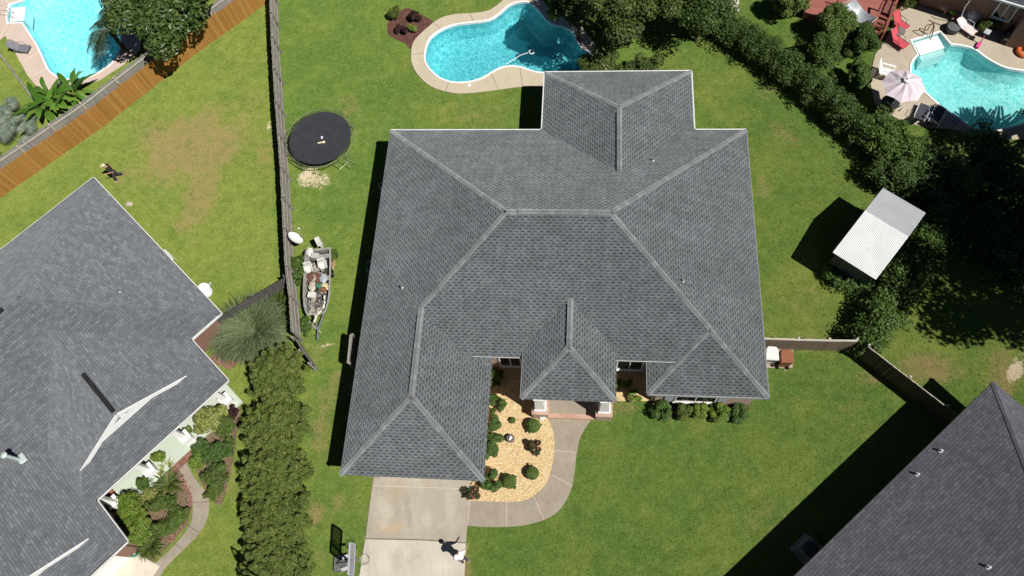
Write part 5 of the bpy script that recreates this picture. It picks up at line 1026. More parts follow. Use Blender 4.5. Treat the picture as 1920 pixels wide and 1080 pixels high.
def sack(m, q): m.ball(q + [0, 0, .08], .2, 10, (1, 1.4, .6), .18, 3); m.ball(q + ax * .2 + [0, 0, .07], .13, 8, (1, 1, .6), .2, 4)
junk('plastic_sack', 'grey blue plastic sack on the right side of the old boat', 'sack', Bw(.47, .38, .70), sack, pm('grey_blue_plastic', (.42, .45, .50), (.30, .32, .36), 6, .4))
junk('plastic_sack', 'crumpled white sack at the stern corner of the old boat', 'sack', Bw(.05, -.45, .78), sack, DW)
junk('plastic_sack', 'crumpled cream sack right of the middle of the boat floor', 'sack', Bw(.58, -.25, .72), sack, pm('faded_cream_cloth', (.52, .49, .40), (.36, .33, .26), 8, .8))
def crock(m, q): m.lathe(q, [(.1, 0), (.16, .12), (.15, .25), (.10, .27), (.09, .2), (.01, .18)], 14)
junk('plant_pot', 'small green pot in the middle of the old boat', 'pot', Bw(.59, .15, .70), crock, pm('green_plastic', (.06, .20, .14), (.04, .14, .10), 4, .5))
junk('bucket', 'brown bucket against the right side of the old boat', 'bucket', Bw(.64, .42, .6), crock, pm('rust_plastic', (.26, .11, .06), (.17, .07, .04), 4, .6))
def rods(m, q):
    for k in range(5): m.tube([q + sx * (.05 * k - .1) - ax * .5, q + sx * (.12 * k - .15) + ax * .55 + [0, 0, .06 * k]], .016, 5)
    m.tube(spl([q + sx * .3 - ax * .45, q + sx * .42, q + sx * .2 + ax * .5], 5, False), .03, 6)
junk('metal_tubing', 'bundle of dark and grey metal tubes near the bow of the old boat', 'tubing', Bw(.78, .12, .74), rods, pm('grey_tube_metal', (.22, .22, .21), (.09, .09, .09), 5, .5, .4, .1, metal=.3))
def scrap(m, q):
    r = random.Random(5)
    for k in range(26): m.box(q + ax * r.uniform(-.5, .6) + sx * r.uniform(-.4, .4) + [0, 0, r.uniform(0, .12)], (r.uniform(.04, .2), r.uniform(.04, .14), r.uniform(.03, .1)), r.uniform(0, 3))
junk('scrap_pile', 'scattered pale scraps on the floor of the old boat', 'scrap', Bw(.62, -.05, .48), scrap, pm('pale_scrap', (.45, .41, .36), (.20, .17, .14), 8, .8))
junk('scrap_pile', 'scattered pale scraps between the seats of the old boat', 'scrap', Bw(.22, 0, .48), scrap, pm('pale_scrap', (.45, .41, .36), (.20, .17, .14), 8, .8))
junk('scrap_pile', 'scattered pale scraps around the reddish brown board in the old boat', 'scrap', Bw(.42, .1, .66), scrap, pm('pale_scrap', (.45, .41, .36), (.20, .17, .14), 8, .8))
junk('scrap_pile', 'scattered pale scraps at the bow of the old boat', 'scrap', Bw(.88, 0, .68), scrap, pm('pale_scrap', (.45, .41, .36), (.20, .17, .14), 8, .8))
m = MB(); r = random.Random(2)
for k, q in enumerate(spl(ats([(608, 556), (608, 570), (603, 582), (594, 592), (589, 603)], .72), 5, False)): m.ball(q + [r.uniform(-.03, .03), 0, 0], r.uniform(.045, .08), 8, jit=.15, seed=k)
t2 = m.build('float_string', pm('cream_foam', (.68, .66, .58), (.54, .52, .44), 5, .8), org=at(600, 580)); tag(t2, 'string of cream foam lumps along the right side of the boat bow', 'floats')
q = at(611, 538); m = MB(); m.tube(spl([at(625, 500, .15), at(622, 514, .1), at(614, 526, .25), at(608, 540, .7)], 4, False), [.05] * 13, 6); o = m.build('dead_branch', pm('pale_dry_wood', (.50, .42, .22), (.36, .29, .14), 6, .8), org=q); tag(o, 'pale dry branch lying against the right side of the old boat', 'branch')
m = MB()
for k in range(9): a = k * .7; blade(m, at(607, 538, .75), (math.cos(a), math.sin(a)), .36, .12, .15, .3, 4)
o = m.build('dry_frond', pm('pale_yellow_frond', (.66, .60, .33), (.50, .44, .22), 6, .8), org=at(607, 538, .75)); tag(o, 'pale yellow dry frond draped over the right side of the old boat', 'frond')
for k, (a, b, lab) in enumerate([((580, 602), (600, 621), 'thin wooden pole lying across the trailer tongue'), ((578, 606), (603, 624), 'second thin wooden pole lying below the first at the trailer tongue')]):
    tag(MB().tube([at(*a, .3), at(*b, .05)], .025, 6).build('wooden_pole', palef, org=at(*a)), lab, 'pole')
m = MB(); q = at(626, 492); m.box(q + [0, 0, .12], (.28, .75, .06), .05); m.box(q + [0, 0, .06], (.2, .1, .12), .05); tag(m.build('wooden_plank', pm('tan_wood', (.33, .23, .12), (.24, .16, .08), 5, .8), org=q), 'short tan plank lying on the grass right of the boat stern', 'plank')

# ------------------------------------------------------------------ basketball hoop
base = at(645, 1056); hp_ = at(683, 1048.5, 2.2); d = nrm([hp_[0] - base[0], hp_[1] - base[1], 0]); s = np.array([-d[1], d[0], 0])
t = thing('basketball_hoop', 'portable basketball hoop standing on the grass left of the driveway', 'basketball hoop', base)
m = MB(); m.box(base + [0, 0, .09], (1.05, .80, .18), math.atan2(d[1], d[0]), taper=.86); m.build('base', pm('dark_clear_plastic', (.20, .205, .205), (.035, .036, .038), 4, .35, .5), t)
m = MB()
for k in (-.28, .28): m = MB(); m.box(base + s * k + d * .1 + [0, 0, .21], (.34, .16, .08), math.atan2(d[1], d[0]) + .3); m.build('ballast_bag', pm('grey_white_plastic', (.55, .55, .55), (.3, .3, .3), 8, .5), t)
bk = hp_ - d * .48
m = MB(); top = bk - d * .35 + [0, 0, .25]; m.tube([base + d * .35 + [0, 0, .15], top], .05, 8); m.tube([base - d * .35 + [0, 0, .15], base + d * .42 + [0, 0, 1.0]], .025, 6)
for z in (-.05, .5): m.tube([top + [0, 0, z * .5 - .2], bk + [0, 0, z]], .025, 6)
m.build('pole', BLACK, t)
m = MB(); m.beam(bk - s * .66 + [0, 0, .40], bk + s * .66 + [0, 0, .40], .035, .80); bd = m.build('backboard', pm('clear_board', (.36, .37, .41), (.28, .29, .33), 2, .3, .5, .05, alpha=.6), t)
m = MB()
for z in (.0, .82): m.beam(bk - s * .68 + [0, 0, z], bk + s * .68 + [0, 0, z], .07, .07)
for k in (-.67, .67): m.beam(bk + s * k + [0, 0, 0.04], bk + s * k + [0, 0, .78], .07, .07)
m.build('board_frame', pm('pale_grey_frame', (.44, .45, .50), (.34, .35, .40), 3, .5), bd)
m = MB(); m.ring(hp_, .235, .012, 28, 6); m.beam(bk + d * .02 + [0, 0, 0], hp_ - d * .23, .12, .03); m.build('rim', pm('grey_rim', (.16, .15, .13), (.1, .09, .08), 3, .5), t)
m = MB()
for k in range(12):
    for s_ in (-1, 1):
        pts = []
        for i in range(5): a = 2 * math.pi * k / 12 + s_ * i * .26; rr_ = .23 - .03 * i; pts.append(hp_ + [rr_ * math.cos(a), rr_ * math.sin(a), -.02 - .1 * i])
        m.tube(pts, .007, 4)
m.build('net', pm('cream_cord', (.62, .58, .46), (.5, .46, .36), 4, .8), t)

# ------------------------------------------------------------------ street lamp just below the frame: only its shadow reaches the picture
lp = at(433, 1025)[:2] - np.array([SX, SY]) * 4.9; t = thing('street_lamp', 'slim dark lamp post beyond the bottom shrub of the row, casting a thin shadow', 'street lamp', (*lp, 0))
m = MB(); m.tube([[*lp, 0], [*lp, 4.9]], [.06, .045], 10); m.lathe([*lp, 0], [(.14, 0), (.14, .25), (.07, .3)], 12); m.build('pole', BLACK, t)
m = MB(); q = np.array([*lp, 4.9]); e_ = q + [.28, -.72, -.1]; m.tube(spl([q, q + [.08, -.2, .06], q + [.2, -.5, .04], e_], 4, False), .035, 6); m.build('arm', BLACK, t)
m = MB(); m.lathe(e_, [(.05, .0), (.10, -.12), (.2, -.3), (.22, -.38), (.05, -.40)], 14); m.build('lamp_head', BLACK, t)

# ------------------------------------------------------------------ small things by the houses
def acunit(q, label):
    t = thing('air_conditioner', label, 'air conditioner', q); q = np.asarray(q, float); MB().box(q + [0, 0, .04], (.8, .8, .1), -.24).build('pad', TANC, t); MB().box(q + [0, 0, .46], (.72, .72, .74), -.24).build('casing', pm('grey_casing', (.34, .35, .35), (.24, .25, .25), 3, .5), t)
    m = MB(); m.lathe(q + [0, 0, .83], [(.33, 0), (.33, .02), (.27, .03), (.25, .0)], 22); m.build('fan_ring', BLACK, t); m = MB()
    for k in range(5): a = k * 1.256; m.box(q + [.13 * math.cos(a), .13 * math.sin(a), .835], (.24, .07, .01), a)
    m.build('fan_blade', pm('dark_grey_blade', (.12, .12, .12), (.08, .08, .08), 3, .5), t)
acunit(at(706, 510), 'air conditioning unit in the shade of the left wall of the central house')
q = at(1511, 1032); t = thing('air_conditioner', 'pale square air conditioner with dark round fan in the shade of the lower right house', 'air conditioner', q)
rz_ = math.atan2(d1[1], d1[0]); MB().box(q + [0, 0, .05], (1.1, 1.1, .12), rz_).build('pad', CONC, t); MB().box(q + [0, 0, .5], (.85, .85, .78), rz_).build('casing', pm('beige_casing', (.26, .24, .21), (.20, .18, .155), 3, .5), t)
MB().lathe(q + [0, 0, .89], [(.34, 0), (.34, .025), (.04, .03)], 22).build('fan_grille', pm('blue_black_grille', (.05, .055, .075), (.03, .03, .045), 5, .4), t)
q = at(722, 362); t = thing('folding_chair', 'metal folding chair in the shade by the upper left corner of the central house', 'chair', q); m = MB()
for k in (-.2, .2): m.tube([q + [k, -.2, 0], q + [k, .22, .85]], .016, 5); m.tube([q + [k, .25, 0], q + [k, -.2, .45]], .016, 5)
m.tube([q + [-.2, .22, .85], q + [.2, .22, .85]], .016, 5); m.build('frame', TRIM, t); MB().box(q + [0, 0, .45], (.42, .4, .025)).build('seat', STEEL, t)
q = at(958, 824); t = thing('garden_urn', 'grey round garden urn holding a pale stone, in the yellow gravel', 'urn', q)
MB().lathe(q, [(.14, 0), (.20, .1), (.21, .32), (.17, .36), (.15, .30), (.01, .28)], 20).build('pot', pm('grey_stoneware', (.22, .20, .18), (.12, .11, .10), 7, .6), t); m = MB(); m.ball(q + [.02, .02, .36], .09, 10); m.ball(q + [-.05, -.05, .34], .06, 8); m.build('stone', WHITE, t)
q = at(1018, 784); t = thing('garden_stake', 'small white and pale blue butterfly ornament beside the porch step', 'ornament', q); m = MB(); PB = pm('pale_blue_glaze', (.52, .68, .72), (.7, .76, .76), 9, .4)
for a in (.5, 1.3, 2.2, 3.6, 4.4, 5.6): blade(m, q + [0, 0, .3], (math.cos(a), math.sin(a)), .20, .13, .05, .08, 4)
m.build('wing', PB, t); MB().tube([q, q + [0, 0, .32]], .012, 5).build('stem', STEEL, t)
q = at(252, 1031); t = thing('hose_reel', 'coiled teal garden hose on the ground at the corner of the left house', 'hose', q); m = MB()
for k in range(4): m.ring(q + [0, 0, .03 + .03 * k], .34 - .03 * (k % 2), .022, 30, 5)
m.build('coil', pm('teal_rubber', (.035, .30, .24), (.02, .2, .16), 4, .5), t); MB().lathe(q, [(.2, 0), (.2, .03), (.05, .05), (.03, .28)], 14).build('stand', BLACK, t)
for k, (px_, py_, R, lab) in enumerate([(273, 893 + 20, .16, 'small grey pot beside the porch floor of the left house'), (212, 925, .2, 'terracotta pot in the dark corner of the left garage')]):
    q = at(px_, py_); m = MB(); m.lathe(q, [(R * .7, 0), (R, R * 1.6), (R * .9, R * 1.6), (R * .8, R * 1.2), (.01, R * 1.2)], 14); tag(m.build('plant_pot', pm('terracotta', (.34, .12, .06), (.24, .09, .05), 5, .7) if k else pm('grey_stoneware', (.22, .20, .18), (.12, .11, .10), 7, .6), org=q), lab, 'pot')
m = MB(); r = random.Random(9)
for k in range(120):
    a = r.random(); sg = [((343, 895), (358, 925)), ((358, 928), (358, 955)), ((356, 960), (318, 1018))][k % 3]; q = at(sg[0][0] + (sg[1][0] - sg[0][0]) * a + r.uniform(-6, 4), sg[0][1] + (sg[1][1] - sg[0][1]) * a + r.uniform(-5, 5)); m.ball(q + [0, 0, .04], r.uniform(.03, .06), 6, jit=.2, seed=k)
o = m.build('edging_flowers', pm('dusty_pink', (.36, .17, .15), (.20, .10, .075), 12, .8), org=at(356, 950)); tag(o, 'low dusty pink flowers edging the bed along the curved walkway', 'flowers', kind='stuff')

# ------------------------------------------------------------------ lounger by the bright blue pool and its hand rail
def lounger(q, rz, L, fm, cm, label, back=.5, group=None, name='sun_lounger'):
    t = thing(name, label, 'sun lounger', q, group); cs, sn = math.cos(rz), math.sin(rz); f = np.array([cs, sn, 0]); s = np.array([-sn, cs, 0]); q = np.asarray(q, float); m = MB()
    for k in (-.3, .3):
        m.tube([q + f * L * .5 + s * k + [0, 0, .30], q - f * L * .12 + s * k + [0, 0, .30], q - f * L * .5 + s * k + [0, 0, .30 + back]], .02, 5)
        for a in (.4, -.3): m.tube([q + f * L * a + s * k + [0, 0, .3], q + f * L * a + s * k * 1.1], .02, 5)
        m.tube([q - f * .3 + s * k * 1.15 + [0, 0, .3], q - f * .25 + s * k * 1.15 + [0, 0, .52], q + f * .2 + s * k * 1.15 + [0, 0, .52], q + f * .25 + s * k * 1.15 + [0, 0, .3]], .018, 5)
    m.build('frame', fm, t)
    m = MB(); P = [(.5, .31), (-.12, .29), (-.5, .31 + back)]; vs = []
    for dz in (0, -.025):
        for a, z in P: vs += [q + f * L * a - s * .27 + [0, 0, z + dz], q + f * L * a + s * .27 + [0, 0, z + dz]]
    m.add(vs, [(0, 1, 3, 2), (2, 3, 5, 4), (6, 8, 9, 7), (8, 10, 11, 9), (0, 2, 8, 6), (2, 4, 10, 8), (1, 7, 9, 3), (3, 9, 11, 5), (0, 6, 7, 1), (4, 5, 11, 10)]); m.build('sling', cm, t); return t
A = at(28, 94); B = at(60, 97); lounger((A + B) / 2 + [.0, -.0, 0], math.atan2(*(B - A)[1::-1]), 1.35, STEEL, pm('grey_sling', (.20, .20, .23), (.14, .14, .16), 4, .7), 'grey reclining lounger on the pink deck left of the bright blue pool', .5)
t = thing('pool_handrail', 'thin looped handrail at the white steps of the bright blue pool', 'handrail', at(8, 24)); A, B = at(2, 25), at(26, 25); m = MB()
for k in (0, 1): o_ = np.array([0, -.45 * k, 0]); m.tube(spl([A + o_, A + o_ + [0, 0, .6], (A + B) / 2 + o_ + [0, 0, .8], B + o_ + [0, 0, .45], B + o_ + [0, 0, -.1]], 5, False), .022, 6)
m.build('rail', STEEL, t)
t = thing('pool_handrail', 'bronze looped handrail at the white steps of the turquoise pool', 'handrail', at(1735, 64)); m = MB(); A, B = at(1729, 70), at(1742, 66); m.tube(spl([A, A + [0, .2, .75], (A + B) / 2 + [0, .15, .85], B + [0, .1, .75], B + [0, -.05, -.1]], 5, False), .028, 6); m.tube(spl([B + [0, .35, 0], B + [0, .3, .7], B + [0, 0, .7], B + [0, -.3, -.1]], 5, False), .028, 6); m.build('rail', pm('bronze_rail', (.10, .07, .04), (.07, .05, .03), 4, .4, .5, .05, metal=.5), t)

# ------------------------------------------------------------------ red deck, stairs, hammock
zd = .62; RD = plankmat('red_deck_boards', [(.30, .105, .085), (.36, .14, .115), (.33, .12, .10)], .14, tuple(nrm((at(1600, 20) - at(1592, 60)))[:2]), .8, .5); RDD = pm('red_stained_wood', (.27, .085, .065), (.18, .055, .042), 5, .75)
t = thing('timber_deck', 'raised reddish timber deck with railings and stairs at the top right', 'deck', at(1590, 20)); DP = ats([(1508, 22), (1526, -22), (1702, -24), (1680, 2), (1668, 29), (1648, 21), (1632, 58), (1600, 52)], zd)
MB().prism(DP, -.02, zd).build('floor', RD, t)
def railing(a, b, n=5):
    A, B = np.asarray(a), np.asarray(b); m = MB(); m.beam(A + [0, 0, .92], B + [0, 0, .92], .14, .045)
    for z in (.18, .72): m.beam(A + [0, 0, z], B + [0, 0, z], .05, .07)
    k = int(np.linalg.norm(B - A) / .16)
    for i in range(k): q = A + (B - A) * (i + .5) / k; m.box(q + [0, 0, .45], (.035, .035, .58))
    m.build('railing', RDD, t)
    for q in (A, B): MB().box(q + [0, 0, .46], (.1, .1, .95)).build('post', RDD, t)
railing(DP[0], DP[1]); railing(DP[3], DP[4])
A = at(1648, 21, zd); B = at(1668, 29, zd); dn = nrm(at(1652, 74) - at(1668, 29)); L = np.linalg.norm(at(1652, 74) - at(1668, 29, 0)) * .85
for k in range(5): p = [A + dn * L * k / 5, B + dn * L * k / 5, B + dn * L * (k + .8) / 5, A + dn * L * (k + .8) / 5]; m = MB(); m.prism(p, zd - .09 - .11 * k - .05, zd - .09 - .11 * k); m.build('stair_tread', RDD, t)
for P0 in (A, B):
    m = MB(); m.beam(P0 + [0, 0, -.12], P0 + dn * L + [0, 0, -zd + .05], .05, .22); m.beam(P0 + [0, 0, .85], P0 + dn * L + [0, 0, .35], .13, .05); m.build('stair_rail', RDD, t)
    for k in (0, .5, 1): q = P0 + dn * L * k; m = MB(); m.beam(q + [0, 0, -zd * k - .05], q + [0, 0, .85 - .5 * k], .08, .08); m.build('post', RDD, t)
E0 = [at(1578, 7, 1.5), at(1597, 28, 1.0), at(1604, 40, .95), at(1627, 49, 1.3)]; E1_ = [at(1604, -3, 1.5), at(1615, 13, 1.0), at(1628, 25, .95), at(1645, 33, 1.3)]
t = thing('hammock', 'silver grey fabric hammock slung over the red deck', 'hammock', (E0[1] + E1_[1]) / 2 * [1, 1, 0]); a0, a1 = spl(E0, 6, False), spl(E1_, 6, False); m = MB(); vs = []
for p, q in zip(a0, a1):
    for i in range(9): u = i / 8; vs.append(p + (q - p) * u - [0, 0, .22 * math.sin(math.pi * u)])
k = len(a0); m.add(vs, [(i * 9 + j, i * 9 + j + 1, (i + 1) * 9 + j + 1, (i + 1) * 9 + j) for i in range(k - 1) for j in range(8)]); m.build('fabric', pm('silver_fabric', (.46, .50, .53), (.34, .37, .40), 3, .4, .5, .1, metal=.2), t, smooth=True)
for P0, P1 in ((a0[0], a1[0]), (a0[-1], a1[-1])): MB().tube([P0, P1], .03, 6).build('spreader_bar', palef, t)
m = MB()
for P0, P1, o_ in ((a0[0], a1[0], (-.3, .6, 0)), (a0[-1], a1[-1], (.4, -.5, -.0))): q = (P0 + P1) / 2 + o_; q = np.array([q[0], q[1], 1.55]); m.tube([P0, q, P1], .012, 4); m.tube([[q[0], q[1], 0], q], .045, 8)
m.build('stand', RDD, t)

# ------------------------------------------------------------------ parasol, chairs and pool clutter on the right patio
q = at(1698, 152, 2.75); zc_ = 2.25; t = thing('parasol', 'pale lilac octagonal parasol beside the turquoise pool', 'parasol', (q[0], q[1], 0)); m = MB(); V8 = [at(a, b, zc_) for a, b in [(1699, 130), (1728, 144), (1733, 174), (1721, 190), (1690, 193), (1661, 176), (1653, 152), (1668, 133)]]; ctr = np.mean(V8, 0); rad = np.mean([np.linalg.norm(v - ctr) for v in V8]); a_0 = math.atan2(*(V8[0] - ctr)[1::-1]); V8 = [ctr + [rad * math.cos(a_0 - k * math.pi / 4), rad * math.sin(a_0 - k * math.pi / 4), 0] for k in range(8)]; q = np.array([ctr[0], ctr[1], 2.78])
vs = [q]; 
for f_ in (.5, 1.0):
    for k in range(8):
        a, b = V8[k], V8[(k + 1) % 8]
        p = q + (a - q) * f_ + [0, 0, .05 * (f_ == .5)]; h_ = q + ((a + b) / 2 - q) * f_ * .955 - [0, 0, .04 * (f_ == .5)]; vs += [p, h_]
fs = [(0, 1 + i, 1 + (i + 1) % 16) for i in range(16)] + [(1 + i, 17 + i, 17 + (i + 1) % 16, 1 + (i + 1) % 16) for i in range(16)]; m.add(vs, fs); m.build('canopy', pm('lilac_fabric', (.62, .55, .60), (.55, .48, .53), 3, .8, .2, .05), t)
MB().lathe(q + [0, 0, .0], [(.22, -.05), (.2, .03), (.06, .08), (.04, .16)], 10).build('vent_cap', pm('lilac_fabric_pale', (.70, .66, .70), (.6, .56, .6), 3, .8), t); MB().tube([[q[0], q[1], .0], q], .024, 8).build('pole', TRIM, t); MB().lathe([q[0], q[1], .05], [(.28, 0), (.28, .06), (.1, .1)], 16).build('base', BLACK, t)
m = MB()
for k in range(8): m.tube([q + [0, 0, -.06], V8[k] + [0, 0, -.02]], .01, 4)
m.build('rib', TRIM, t)
t = thing('patio_table', 'round dark table in the shade under the lilac parasol', 'table', at(1690, 180)); c = np.array([q[0], q[1], 0]) + [-.1, .1, 0]; MB().lathe(c + [0, 0, .68], [(.5, 0), (.52, .02), (.5, .04)], 22).build('tabletop', pm('dark_glass_top', (.04, .045, .05), (.03, .03, .035), 3, .2), t)
for k in range(4): a = k * 1.571 + .4; MB().tube([c + [.34 * math.cos(a), .34 * math.sin(a), .68], c + [.42 * math.cos(a), .42 * math.sin(a), .05]], .018, 5).build('leg', BLACK, t)
def slatchair(q, rz, mat, label, name='garden_chair', w_=.62, arms=True):
    t = thing(name, label, 'chair', q); q = np.asarray(q, float); f = np.array([math.cos(rz), math.sin(rz), 0]); s = np.array([-f[1], f[0], 0]); m = MB()
    for k in range(7): a = .32 - k * .1; m.beam(q + f * a - s * w_ / 2 + [0, 0, .42 - .012 * k], q + f * a + s * w_ / 2 + [0, 0, .42 - .012 * k], .075, .02)
    m.build('seat', mat, t); m = MB()
    for k in range(6): b = (k - 2.5) * w_ / 6; m.beam(q - f * .33 + s * b + [0, 0, .36], q - f * .66 + s * b * 1.1 + [0, 0, 1.12 - abs(k - 2.5) * .03], .085, .02)
    m.build('backrest', mat, t)
    for k in (-1, 1):
        if arms: MB().beam(q + f * .38 + s * k * (w_ / 2 + .06) + [0, 0, .62], q - f * .42 + s * k * (w_ / 2 + .06) + [0, 0, .60], .12, .025).build('armrest', mat, t)
        MB().beam(q + f * .32 + s * k * (w_ / 2 + .02), q + f * .32 + s * k * (w_ / 2 + .02) + [0, 0, .61], .06, .09).build('leg', mat, t); MB().beam(q - f * .5 + s * k * (w_ / 2), q - f * .1 + s * k * (w_ / 2) + [0, 0, .42], .05, .09).build('leg', mat, t)
    return t
slatchair(at(1658, 143, .05), math.atan2(*(at(1672, 146) - at(1646, 138))[1::-1]), WHITE, 'white slatted garden chair at the left edge of the lilac parasol')
BEI = pm('beige_plastic', (.50, .44, .33), (.40, .35, .26), 3, .6); slatchair(at(1672, 206, .05), math.atan2(*(at(1690, 195) - at(1672, 206))[1::-1]), BEI, 'beige garden chair at the lower left of the lilac parasol')
DRKS = pm('dark_blue_sling', (.06, .065, .08), (.04, .043, .055), 3, .7); WFR = pm('white_frame', (.66, .67, .70), (.55, .56, .6), 3, .4)
rz_ = math.atan2(*(at(1730, 200) - at(1718, 226))[1::-1]); lounger(at(1723, 219, .05), rz_, 1.5, WFR, DRKS, 'dark lounger with a white frame in the shade below the parasol, left one of two', .35, 'loungers in the shade'); lounger(at(1752, 224, .05), rz_ - .05, 1.6, WFR, DRKS, 'dark lounger in the shade nearest the lower edge of the turquoise pool', .3, 'loungers in the shade')
q = at(1738, 226, .05); t = thing('side_table', 'small grey square table between the two shaded loungers', 'table', q); MB().box(q + [0, 0, .4], (.5, .5, .04), .5).build('tabletop', pm('slate_top', (.15, .155, .19), (.11, .115, .14), 3, .5), t)
for k in range(4): a = .5 + .785 + k * 1.571; MB().tube([q + [.3 * math.cos(a), .3 * math.sin(a), 0], q + [.3 * math.cos(a), .3 * math.sin(a), .4]], .02, 5).build('leg', BLACK, t)
q = at(1793, 226, .055); tag(MB().box(q + [0, 0, .02], (.42, .42, .04), .5).box(q + [0, 0, .05], (.34, .34, .03), .5).build('drain_cover', pm('grey_cover', (.34, .34, .36), (.26, .26, .28), 3, .6), org=q), 'pale square cover on the shaded deck by the turquoise pool', 'cover')
RS = pm('red_sling', (.56, .085, .105), (.42, .06, .08), 4, .6); 
lounger(at(1683, 50, .05), math.atan2(*(at(1691, 56) - at(1675, 44))[1::-1]), 1.15, BLACK, RS, 'red sling chair above the small grey table by the deck stairs', .62, name='sling_chair'); lounger(at(1681, 83, .05), math.atan2(*(at(1691, 89) - at(1670, 74))[1::-1]), 1.25, BLACK, RS, 'red sling chair below the small grey table by the deck stairs', .62, name='sling_chair')
q = at(1680, 69, .05); t = thing('patio_table', 'small oval grey table between the two red sling chairs', 'table', q); MB().lathe(q + [0, 0, .5], [(.36, 0), (.38, .015), (.36, .03)], 20).build('tabletop', pm('grey_top', (.20, .18, .175), (.15, .14, .135), 3, .4), t)
for k in range(3): a = k * 2.09; MB().tube([q + [.1 * math.cos(a), .1 * math.sin(a), .5], q + [.3 * math.cos(a), .3 * math.sin(a), 0]], .015, 5).build('leg', BLACK, t)
q = at(1783, 57, .05); t = thing('round_basin', 'round black tub with a grey lid near the dark brick wall', 'tub', q); MB().lathe(q, [(.40, 0), (.46, .32), (.42, .33), (.40, .1), (.01, .08)], 24).build('tub', BLACK, t); MB().lathe(q + [.02, -.02, .33], [(.38, 0), (.38, .03), (.02, .05)], 22).build('lid', pm('slate_lid', (.12, .13, .14), (.09, .095, .1), 3, .5), t)
PK = pm('pink_white_fabric', (.70, .50, .50), (.74, .66, .62), 9, .7); A, B = at(1798, 50, .05), at(1818, 64, .05); lounger((A + B) / 2, math.atan2(*(B - A)[1::-1]), 1.35, WFR, PK, 'pink and white striped lounger left of the dark brick wall', .3, name='striped_lounger')
q = at(1819, 36, .05); t = thing('bubble_chair', 'clear domed plastic seat in front of the dark brick wall', 'chair', q); CL = pm('clear_plastic', (.70, .74, .78), (.62, .66, .70), 3, .15, .6, .05, alpha=.45)
MB().lathe(q + [0, 0, .12], [(.5, 0), (.48, .3), (.40, .55), (.25, .74), (.02, .82)], 20).build('dome', CL, t); MB().lathe(q, [(.42, 0), (.5, .1), (.4, .14)], 18).build('base', WFR, t)
q = at(1787, 26, .05); m = MB(); m.ring(q + [0, 0, .25], .22, .12, 20, 8); m.ball(q + [.22, 0, .42], .13, 10); tag(m.build('inflatable_ring', pm('lime_vinyl', (.28, .62, .06), (.20, .5, .04), 4, .35), org=q), 'bright lime green inflatable left of the clear domed seat', 'inflatable')
q = at(1768, 20, .05); m = MB(); m.box(q + [0, 0, .3], (.5, .4, .08), .4); m.ball(q + [0, 0, .42], .26, 10, (1.1, .9, .5), .15, 4); m.box(q + [.12, -.2, .2], (.4, .1, .35), .4); tag(m.build('towel_pile', pm('dusty_pink_cloth', (.58, .46, .44), (.44, .34, .33), 6, .85), org=q), 'crumpled dusty pink towels left of the lime green inflatable', 'towels')
q = at(1792, 37, .05); m = MB(); m.box(q + [0, 0, .2], (.62, .46, .10), -.5); m.box(q + [.1, .1, .3], (.3, .3, .12), -.2); tag(m.build('seat_cushion', pm('mauve_cloth', (.26, .11, .13), (.42, .26, .28), 4, .85), org=q), 'mauve cushion between the black tub and the clear domed seat', 'cushion')
q = at(1834, 54, .05); m = MB(); P = [q + [.75 * math.cos(a) , .26 * math.sin(a), 0] for a in np.linspace(0, 6.283, 20)[:-1]]; cs, sn = math.cos(-.35), math.sin(-.35); P = [q + [cs * (p - q)[0] - sn * (p - q)[1], sn * (p - q)[0] + cs * (p - q)[1], 0] for p in P]; m.prism(P, .07, .17); tag(m.build('bodyboard', pm('dark_grey_foam', (.085, .085, .10), (.06, .06, .07), 3, .6), org=q), 'dark grey oval foam board on the patio below the clear domed seat', 'board')
q = at(1846, 54, .05); m = MB(); m.ball(q + [0, 0, .2], .15, 10); m.lathe(q + [0, 0, .02], [(.1, 0), (.14, .06), (.05, .1)], 10); tag(m.build('beach_ball', pm('teal_vinyl', (.05, .42, .44), (.04, .30, .32), 4, .35), org=q), 'small teal ball at the right end of the dark grey board', 'ball')
A, B = at(1833, 87, .05), at(1846, 67, .05); t = thing('toy_scooter', 'pink toy scooter with a pale grey tray standing on the patio', 'scooter', (A + B) / 2); PKM = pm('hot_pink_plastic', (.62, .09, .26), (.48, .06, .2), 4, .4); d = nrm(B - A); m = MB(); m.beam(A - d * .25 + [0, 0, .12], A + d * .25 + [0, 0, .12], .2, .09); m.build('deck', PKM, t); m = MB(); m.tube([A + d * .25 + [0, 0, .12], A + d * .42 + [0, 0, .75]], .03, 6); m.build('steering_post', PKM, t)
MB().box(A + d * .5 + [0, 0, .80], (.4, .34, .06), math.atan2(d[1], d[0])).build('tray', pm('pale_grey_tray', (.46, .48, .50), (.36, .38, .40), 3, .5), t)
for k in (-.22, .24): q = A + d * k + [0, 0, .08]; s = np.array([-d[1], d[0], 0]); MB().tube([q - s * .03, q + s * .03], .08, 12).build('wheel', BLACK, t)
WK = pm('black_wicker', (.022, .02, .018), (.014, .012, .011), 9, .7); CU = pm('beige_cushion', (.52, .44, .33), (.44, .37, .27), 3, .85)
